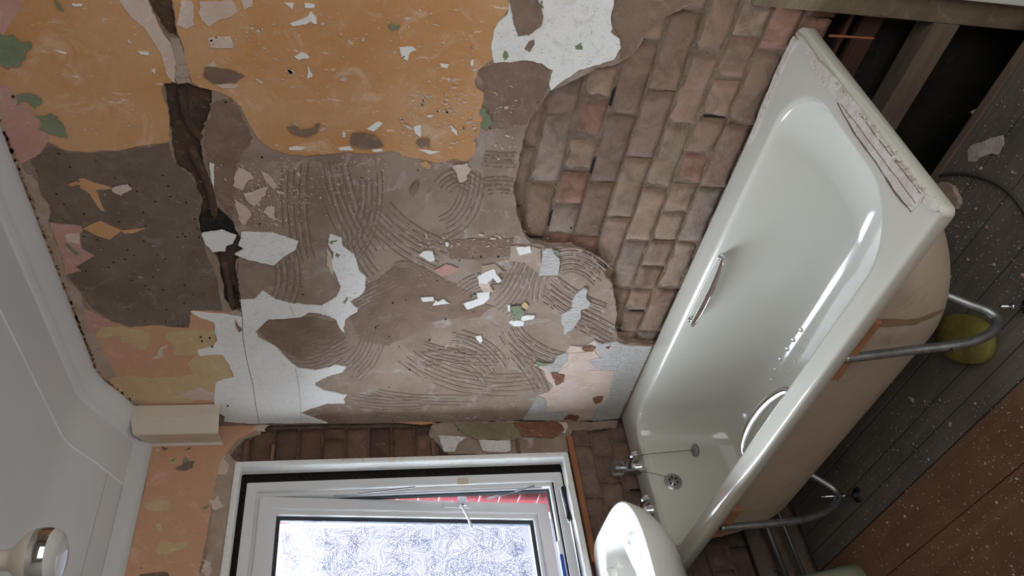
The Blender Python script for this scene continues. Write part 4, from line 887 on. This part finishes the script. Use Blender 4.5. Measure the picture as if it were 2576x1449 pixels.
for _ in range(620):
    c = Vector((rnd.uniform(GY1, GY0), rnd.uniform(GZ0, GZ1))); a = rnd.uniform(0, 6.28)
    for k in range(rnd.choice((2, 3))): leaf(c, a+k*rnd.uniform(0.6, 1.1), rnd.uniform(0.045, 0.085), rnd.uniform(0.009, 0.017), k)
sp('leaf_relief', bl, LEAFR, gl); sp('leaf_veins_and_shade', bd_, LEAFD, gl)
# handle
bm = bmesh.new(); yh = SY0-0.022
box(bm, (-0.052, yh-0.010, 1.185), (-0.044, yh+0.012, 1.290), 0.004); hb = sp('handle', bm, UPVC, sash)
bm = bmesh.new(); lathe(bm, [(0.009, 0), (0.009, 0.010), (0.0, 0.011)], (-0.044, yh, 1.222), (1, 0, 0), 16, False)
box(bm, (-0.046, yh-0.004, 1.200), (-0.034, yh+0.034, 1.232), 0.003); sp('handle_base', bm, PALEPL, hb)
bm = bmesh.new(); P = spline([(-0.038, yh, 1.226), (-0.030, yh-0.022, 1.218), (-0.026, yh-0.060, 1.204), (-0.020, yh-0.105, 1.195)], 6)
tube(bm, P, [0.0085-0.002*i/len(P) for i in range(len(P))], 12, 0.6); sp('lever', bm, PALEPL, hb, True)
bm = bmesh.new(); lathe(bm, [(0.004, 0), (0.004, 0.003)], (-0.034, yh-0.003, 1.219), (1, 0, 0), 12); sp('keyhole', bm, GASK, hb)
# striker on the outer frame, friction stay
bm = bmesh.new(); box(bm, (-0.052, FY0-0.042, 1.205), (-0.044, FY0-0.014, 1.245), 0.003); frombm('striker_plate', bm, BOXM, fr)
bm = bmesh.new()
def bar(bm, a, b, wd, th):
    a, b = Vector(a), Vector(b); d = (b-a); m = Matrix.Translation((a+b)/2)@d.to_track_quat('Z', 'Y').to_matrix().to_4x4()
    box(bm, (-th/2, -wd/2, -d.length/2), (th/2, wd/2, d.length/2), 0.001, m)
q1 = on((1345, 1222), 1, -0.258); q2 = on((1225, 1255), 1, -0.262); q3 = on((1045, 1225), 1, -0.258); q4 = on((880, 1245), 1, -0.262)
bar(bm, q1, q2, 0.003, 0.009); bar(bm, q3, on((900, 1243), 1, -0.262), 0.003, 0.006); box(bm, (-0.078, -0.2605, 0.92), (-0.072, -0.256, 1.70), 0.001)
frombm('friction_stay', bm, plain('stainless_stay', (176, 178, 182), 0.3, metal=0.7), win)
# outside: brick reveal beside the opening and the strip of blue and white mosaic, neighbour's wall
bricks_out = tag(empty('outside_reveal', (-0.3, -0.22, 0.8)), kind='structure'); bricks_out.name = 'wall_outside'
bm = bmesh.new(); box(bm, (-0.42, -0.215, 0.62), (-0.125, -0.16, 2.3)); ob = frombm('pointing', bm, plain('pale_pointing', (140, 108, 112), 0.9), bricks_out)
bm = bmesh.new(); lay = bm.loops.layers.float_color.new('tint'); rnd = random.Random(2); z = 0.66
while z < 2.2:
    x = -0.125; k = 0
    for x0, x1 in ((-0.345, -0.13),):
        col = lin([c*rnd.uniform(0.9, 1.15) for c in (158, 66, 70)]); vs = box(bm, (x0, -0.226, z), (x1, -0.214, z+0.071), 0.003)
    z += 0.081
for f in bm.faces:
    for l in f.loops: l[lay] = lin((80, 24, 30))
frombm('reveal_brick', bm, REDB, bricks_out)
bm = bmesh.new(); mi = 0; rnd = random.Random(4)
z = 0.66
while z < 1.42:
    for x in np.arange(-0.412, -0.352, 0.0155):
        b0 = len(bm.faces); box(bm, (x, -0.224, z), (x+0.0135, -0.216, z+0.0135)); bm.faces.ensure_lookup_table(); c = rnd.choice((0, 1, 1, 2))
        for f in bm.faces[b0:]: f.material_index = c
    z += 0.0155
frombm('mosaic_tiles', bm, [plain('mosaic_blue', (58, 70, 120), 0.3), plain('mosaic_white', (236, 236, 240), 0.3), plain('mosaic_rose', (214, 150, 152), 0.3)], bricks_out)
bm = bmesh.new(); box(bm, (-3.4, -6.0, -2.6), (-3.2, 5.0, 1.85)); nb = tag(empty('wall_neighbour', (-3.3, -1, -3)), kind='structure'); frombm('facing', bm, worn('neighbour_brick', [(34, 30, 36), (29, 26, 32), (41, 37, 41)], 3, bump=0.3), nb)
gb = bmesh.new(); box(gb, (-14, -12, -2.7), (-0.35, 12, -2.6)); tag(frombm('ground', gb, plain('yard_concrete', (120, 118, 112), 0.9)), kind='structure')
bm = bmesh.new(); box(bm, (-3.45, -6.0, 1.85), (-3.22, 3.0, 2.12)); box(bm, (-3.5, -6.0, 2.12), (-3.25, 3.0, 2.34)); frombm('softening_tier', bm, worn('neighbour_softening_tier', [(70, 66, 76), (60, 57, 66), (80, 76, 84)], 3, bump=0.3), nb)  # paler upper tier added to soften the step between wall and sky
# ================================================================== THINGS
# corner trunking
tk = tag(empty('corner_trunking', (0.05, -0.04, 2.10)), 'cream plastic boxing in the corner under the ceiling beside the window', 'trunking')
bm = bmesh.new()
A = on((551, 1041), 2, 2.10); B = on((549, 1090), 2, 2.10); C_ = on((556, 1117), 0, 0.004); C_.z = 2.10
prof = [(0.125, -0.006), (0.112, -0.052), (0.104, -0.060), (0.070, -0.088), (0.020, -0.112), (0.005, -0.116)]
prof = [(A.x+0.010, -0.005), (A.x, A.y), (A.x-0.006, A.y-0.006), (B.x+0.006, B.y+0.004), (B.x, B.y), (0.012, C_.y+0.004), (0.004, C_.y-0.004)]
rows = []
for off in (0, 1):
    for zt in (0, 1):
        r = []
        for i, (x, y) in enumerate(prof):
            p = Vector((x, y)); c = Vector((0.0, 0.0)); q = p+(c-p).normalized()*0.004*off
            r.append(bm.verts.new((max(q.x, 0.002), min(q.y, -0.002), 2.10-(0.012 if False else 0) if zt == 0 else zc(0.0)-0.012 if i > 4 else zc(max(q.x, 0))-0.025)))
        rows.append(r)
for a, b in ((0, 1), (3, 2), (2, 0), (1, 3)):
    for k in range(len(prof)-1): bm.faces.new((rows[a][k], rows[a][k+1], rows[b][k+1], rows[b][k]))
for k in (0, len(prof)-1): bm.faces.new((rows[0][k], rows[1][k], rows[3][k], rows[2][k]))
frombm('casing', bm, BOXM, tk)
bm = bmesh.new(); tube(bm, [(0.045, -0.040, 2.115), (0.045, -0.040, 2.33)], 0.011, 14); tube(bm, [(0.022, -0.064, 2.12), (0.022, -0.064, 2.33)], 0.008, 14)
frombm('pipe', bm, plain('verdigris_pipe', (58, 82, 72), 0.6), tk, True)
# lath under the window
bm = bmesh.new(); box(bm, (0.0005, -0.60, 0.788), (0.020, -0.088, 0.808), 0.0015)
tag(frombm('timber_lath', bm, LATH), 'thin orange-brown timber lath fixed to the brickwork just below the window', 'lath')
# saw on the ledge
saw = tag(empty('hand_saw', (-0.025, -0.30, 0.838)), 'narrow toothed saw with a black handle lying on the window ledge', 'saw')
def edge(p): return on(p, 2, 0.846)
zs = 0.8425
bm = bmesh.new()
P = spline([(-0.006, -0.300, zs+0.012), (-0.004, -0.330, zs+0.013), (-0.002, -0.370, zs+0.012), (-0.002, -0.405, zs+0.012), (-0.004, -0.432, zs+0.012)], 6)
n = len(P); tube(bm, P, [0.011*(0.9+0.25*math.cos(2*math.pi*i/(n-1))) for i in range(n)], 16, 0.85); hg = frombm('handle', bm, RUBBER, saw, True)
bm = bmesh.new(); P = spline([(-0.012, -0.292, zs+0.021), (-0.015, -0.340, zs+0.020), (-0.014, -0.395, zs+0.018), (-0.008, -0.438, zs+0.016)], 6); tube(bm, P, 0.0045, 10, 0.5); frombm('handle_pale_strip', bm, PALEPL, hg, True)  # thin white strip laid along the black handle
bm = bmesh.new(); ya_, yb_ = -0.436, -0.66; nn = 60; tp, bt = [], []
for i in range(nn+1):
    t = i/nn; y = ya_+(yb_-ya_)*t; wd = 0.018*(1-0.55*t)
    tp.append((-0.012, y)); bt.append((-0.012+wd+(0.0018 if i % 2 else 0), y))
for zz in (zs+0.010, zs+0.0115):
    for i in range(nn):
        vs = [bm.verts.new((*tp[i], zz)), bm.verts.new((*tp[i+1], zz)), bm.verts.new((*bt[i+1], zz)), bm.verts.new((*bt[i], zz))]; bm.faces.new(vs)
frombm('blade', bm, plain('bright_blade', (214, 218, 224), 0.25, metal=0.6), saw)
# blue and white tube on the ledge
tb = tag(empty('sealant_tube', (-0.055, -0.60, 0.838)), 'blue and white tube end lying by the window frame', 'tube')
bm = bmesh.new(); q0 = on((1410, 1398), 0, -0.046); q1 = on((1424, 1460), 0, -0.046); bar(bm, (-0.044, q0.y, q0.z), (-0.044, q1.y-0.05, q0.z), 0.012, 0.022)
frombm('blue_band', bm, BLUE, tb)
bm = bmesh.new(); bar(bm, (-0.044, q0.y+0.052, q0.z), (-0.044, q0.y, q0.z), 0.010, 0.020); frombm('white_end', bm, PALEPL, tb)
# washbasin
bs = tag(empty('washbasin', (0.02, -0.82, 0.62)), 'white washbasin fixed under the window beside the taps of the bath', 'washbasin')
ZB = 0.80; yc = -0.835
def bring(sx, sy, z, x0=0.0, cx=0.0, n=72, p=2.5, pb=6.0):
    pts = []
    for k in range(n):
        a = 2*math.pi*k/n; c, s_ = math.cos(a), math.sin(a); q_ = p if c > 0 else pb
        x = cx+0.235+(sx*1.12 if c > 0 else sx*0.90)*math.copysign(abs(c)**(2/q_), c); y = yc+sy*math.copysign(abs(s_)**(2/q_), s_); pts.append((max(x, x0), y, z))
    return pts
bm = bmesh.new()
loft(bm, [bring(0.10, 0.10, 0.60, 0.003, -0.06), bring(0.15, 0.15, 0.625, 0.003, -0.05), bring(0.205, 0.225, 0.675, 0.003, -0.02), bring(0.243, 0.268, 0.735, 0.003), bring(0.257, 0.286, 0.772, 0.003), bring(0.263, 0.292, 0.790, 0.003), bring(0.264, 0.293, ZB-0.004, 0.003),
          bring(0.259, 0.288, ZB, 0.003), bring(0.215, 0.262, ZB-0.001, 0.012, 0.015), bring(0.172, 0.232, ZB-0.003, 0.02, 0.032), bring(0.165, 0.225, ZB-0.010, 0.02, 0.032), bring(0.155, 0.212, ZB-0.045, 0.02, 0.032), bring(0.135, 0.185, ZB-0.095, 0.02, 0.030), bring(0.09, 0.12, ZB-0.13, 0.02, 0.02), bring(0.03, 0.03, ZB-0.142, 0.02, 0.01)], True)
frombm('basin', bm, SANIT, bs, True)
bm = bmesh.new()
lathe(bm, [(0.0, 0.012), (0.030, 0.011), (0.036, 0.004), (0.037, -0.02)], (0.115, yc+0.130, ZB-0.006), n=28, cap=False); frombm('soap_ledge', bm, SANIT, bs, True)
bm = bmesh.new(); loft(bm, [bring(0.085, 0.09, 0.60, 0.03, -0.09), bring(0.075, 0.08, 0.45, 0.03, -0.09), bring(0.075, 0.075, 0.15, 0.03, -0.08), bring(0.09, 0.09, ZF+0.06, 0.03, -0.08), bring(0.10, 0.10, ZF, 0.03, -0.07)], True)
frombm('pedestal', bm, SAGEC, bs, True)
# scraper in the basin
sc = tag(empty('paint_scraper', (0.42, -0.70, 0.75)), 'pale plastic handled tool with a hanging hole lying in the washbasin', 'scraper')
bm = bmesh.new()
pts = [(1572, 1345), (1577, 1342), (1582, 1348), (1588, 1356), (1598, 1372), (1606, 1400), (1616, 1428), (1622, 1449), (1624, 1462), (1604, 1462), (1600, 1440), (1586, 1412), (1574, 1385), (1568, 1362), (1573, 1355)]
hl = [(1578, 1361), (1583, 1357), (1589, 1358), (1591, 1364), (1589, 1370), (1584, 1372), (1579, 1369)]
patch(bm, pts, 'flat', 0.0, 0.010, 0.0, base=0.765, holes=[hl]); frombm('handle', bm, PALEPL, sc)
bm = bmesh.new(); q = on((1632, 1458), 2, 0.765); box(bm, (q.x-0.03, q.y-0.05, 0.752), (q.x+0.02, q.y+0.01, 0.768), 0.003); frombm('head', bm, PALEPL, sc)
# batten and skirting at the floor below the window
bm = bmesh.new(); q = on((1950, 1436), 0, 0.10); box(bm, (0.02, -0.775, ZF), (0.05, -0.735, 0.30), 0.002)
tag(frombm('timber_batten', bm, PLY), 'short orange timber batten standing on the floor behind the basin pedestal', 'batten')
for i, (z, r, yl) in enumerate(((0.115, 0.011, 'upper grey pipe running along the foot of the window wall'), (0.045, 0.008, 'lower thin grey pipe running along the foot of the window wall'))):
    bm = bmesh.new(); tube(bm, [(0.035, -0.02, z), (0.032, -0.30, z+0.003), (0.034, -0.74, z-0.004)], r, 12)
    tag(frombm('water_pipe', bm, ZINC, None, True), yl, 'pipe', 'pipes at the foot of the window wall')
bm = bmesh.new(); box(bm, (0.003, -0.72, 0.145), (0.02, -0.10, 0.20), 0.002); tag(frombm('timber_rail', bm, JOIST), 'dusty brown rail on the dark wall under the tap end of the bath', 'rail')
# joist piece behind the bath end
bm = bmesh.new(); box(bm, (0.9, -0.005, 0.125), (1.775, 0.06, 0.200), 0.003)
tag(frombm('timber_joist', bm, JOIST), 'grey timber joist across the dark gap beyond the far end of the bath', 'joist')
bm = bmesh.new(); tube(bm, spline([on((2085, 90), 1, 0.0), on((2140, 93), 1, 0.0), on((2201, 97), 1, 0.0)], 5), [0.0035]*5+[0.003]*5+[0.001], 6)
tag(frombm('splinter', bm, LATH), 'thin orange splinter sticking out over the dark gap', 'splinter')
bm = bmesh.new(); box(bm, (1.15, -0.090, ZF+0.0005), (2.2, -0.066, ZF+0.010), 0.002); tag(frombm('timber_batten', bm, JOIST), 'worn brown batten along the broken edge of the boards beside the dark gap', 'batten')
bm = bmesh.new(); P = spline([on(p, 2, ZF+0.005) for p in ((2335, 446), (2400, 436), (2470, 446), (2535, 480), (2585, 545), (2620, 620))], 8); tube(bm, P, 0.0045, 8); tag(frombm('cable', bm, plain('dusty_cable', (72, 66, 60), 0.7), None, True), 'dusty dark cable curving over the boards beyond the end of the bath', 'cable')
# yellow pad
pd = bmesh.new(); c = on((2432, 852), 2, ZF+0.01); rings = []
dx = Vector((on((2432, 915), 2, ZF)-on((2432, 790), 2, ZF)))/2; dy = Vector((on((2512, 852), 2, ZF)-on((2354, 852), 2, ZF)))/2
for s_, h in ((0.92, ZF+0.001), (1.0, ZF+0.006), (1.0, ZF+0.024), (0.93, ZF+0.031), (0.5, ZF+0.033)):
    r = []
    for k in range(40):
        a = 2*math.pi*k/40; ca, sa = math.cos(a), math.sin(a); ca = math.copysign(abs(ca)**0.85, ca); sa = math.copysign(abs(sa)**0.85, sa)
        v = Vector((c.x, c.y, 0))+dx*ca*s_*0.98+dy*sa*s_*0.86+dx*0.18*sa*s_; r.append(pd.verts.new((v.x, v.y, h)))
    rings.append(r)
for A_, B_ in zip(rings, rings[1:]):
    for k in range(40): pd.faces.new((A_[k], A_[(k+1) % 40], B_[(k+1) % 40], B_[k]))
pd.faces.new(rings[-1]); pd.faces.new(rings[0][::-1])
tag(frombm('yellow_pad', pd, SPONGE, None, True), 'oval mustard yellow pad on the floorboards under the bath leg', 'pad')
# scraps on the floor
def scrap(name, px, mat, label, cat, th=0.004, amp=0.003, grp=None):
    bm = bmesh.new(); patch(bm, px, 'flat', th, th, amp, base=ZF); o = frombm(name, bm, mat); tag(o, label, cat, grp); return o
scrap('plaster_scrap', [(2434, 378), (2448, 362), (2468, 358), (2500, 346), (2524, 343), (2526, 362), (2512, 392), (2490, 388), (2466, 396), (2452, 408), (2436, 406)], SCRAPM, 'torn pale sheet of old wallpaper on the dusty boards beyond the bath', 'scrap', 0.002)
scrap('mortar_lump', [(2360, 470), (2380, 458), (2402, 468), (2415, 490), (2422, 510), (2412, 526), (2398, 520), (2385, 505)], BEIGER, 'flat beige mortar lump beside the outer corner of the bath', 'lump', 0.016)
scrap('mortar_lump', [(2504, 30), (2520, 24), (2545, 34), (2552, 46), (2536, 54), (2512, 44)], BEIGER, 'beige mortar lump in the top right corner of the photo', 'lump', 0.012)
scrap('plaster_scrap', [(2442, 284), (2458, 275), (2462, 286), (2452, 292)], SCRAPM, 'small pale chip just above the torn wallpaper sheet', 'scrap', 0.003)
scrap('paint_flake', [(2283, 996), (2300, 1002), (2297, 1014)], SCRAPM, 'triangular cream paint flake on the grey boards under the bath', 'flake', 0.001, 0.0006)
scrap('paint_flake', [(2337, 1221), (2348, 1220), (2352, 1232), (2342, 1236)], PINKP, 'square pink flake on the brown boards, upper of a touching pair', 'flake', 0.001, 0.0008)
scrap('paint_flake', [(2338, 1240), (2348, 1236), (2350, 1246), (2340, 1248)], PINKP, 'rounded pink flake on the brown boards, lower of a touching pair', 'flake', 0.001, 0.0008)
scrap('paint_flake', [(2387, 1062), (2395, 1063), (2392, 1074), (2386, 1072)], PINKP, 'single pink flake near the seam between grey and brown boards', 'flake', 0.001, 0.0006)
bm = bmesh.new(); rnd = random.Random(77)
for i in range(1500):
    if rnd.random() < 0.4: px = (rnd.uniform(2090, 2576), rnd.uniform(1000, 1449))
    elif rnd.random() < 0.55: px = (rnd.uniform(2380, 2600), rnd.uniform(20, 760))
    else: px = (rnd.uniform(2180, 2600), rnd.uniform(450, 1449))
    p = on(px, 2, ZF)
    if p.y > -0.10 or p.y < -2.1 or p.x < 0.1 or p.x > 2.9: continue
    if (Vector((p.x, p.y))-Vector(on((2432, 852), 2, ZF)).to_2d()).length < 0.14: continue
    s = rnd.uniform(0.0008, 0.0022)*(2.2 if rnd.random() < 0.05 else 1); a = rnd.uniform(0, 6.28); k = rnd.randint(3, 5); z = ZF+(0.0025 if p.y < -0.693 else 0.0005)
    ring = [Vector((p.x+s*rnd.uniform(0.6, 1.4)*math.cos(a+6.28*j/k), p.y+s*rnd.uniform(0.6, 1.4)*math.sin(a+6.28*j/k), z)) for j in range(k)]
    lo = [bm.verts.new(v) for v in ring]; hi = [bm.verts.new(v+Vector((0, 0, s*0.7))) for v in ring]; b0 = len(bm.faces)
    bm.faces.new(hi); [bm.faces.new((lo[j], lo[(j+1) % k], hi[(j+1) % k], hi[j])) for j in range(k)]
    bm.faces.ensure_lookup_table(); mi = rnd.choice((0, 0, 1, 2, 2))
    for f in bm.faces[b0:]: f.material_index = mi
o = frombm('floor_debris', bm, [SCRAPM, PINKP, BEIGER]); tag(o, 'scattered small plaster and paint crumbs over the floor', 'debris', None, 'stuff')
# reflector bulb hanging from the ceiling
d1 = R.T@np.array([160-CX, 1402-CY, F])/F; bp_ = Vector(CAM+d1*1.03)
bx, by, bz = bp_.x, bp_.y, bp_.z
bulb = tag(empty('reflector_bulb', (bx, by, bz)), 'large reflector light bulb with a mirrored band hanging from the ceiling', 'light bulb')
bm = bmesh.new(); lathe(bm, [(0.0398, 0.0335), (0.0388, 0.037), (0.034, 0.045), (0.026, 0.0535), (0.0175, 0.0605), (0.0142, 0.0655), (0.0136, 0.075), (0.0138, 0.092)], (bx, by, bz), n=40, cap=False); frombm('neck', bm, BULBG, bulb, True)
bm = bmesh.new(); lathe(bm, [(0.0398, 0.0335), (0.0405, 0.028), (0.0400, 0.019), (0.0385, 0.0125)], (bx, by, bz), n=40, cap=False); frombm('mirror_band', bm, plain('mirror_band', (200, 196, 188), 0.06, metal=1.0, var=0.3, scale=60), bulb, True)
bm = bmesh.new(); lathe(bm, [(0.0385, 0.0125), (0.034, 0.006), (0.024, 0.0015), (0.010, 0.0), (0.0, 0.0)], (bx, by, bz), n=40, cap=False); frombm('lens', bm, plain('pearl_lens', (178, 174, 168), 0.12, var=0.05), bulb, True)
bm = bmesh.new(); lathe(bm, [(0.0142, 0.090), (0.0150, 0.091), (0.0155, 0.15), (0.012, 0.17), (0.003, 0.175), (0.003, ZC-bz)], (bx, by, bz), n=28, cap=False); frombm('lamp_holder', bm, PALEPL, bulb, True)
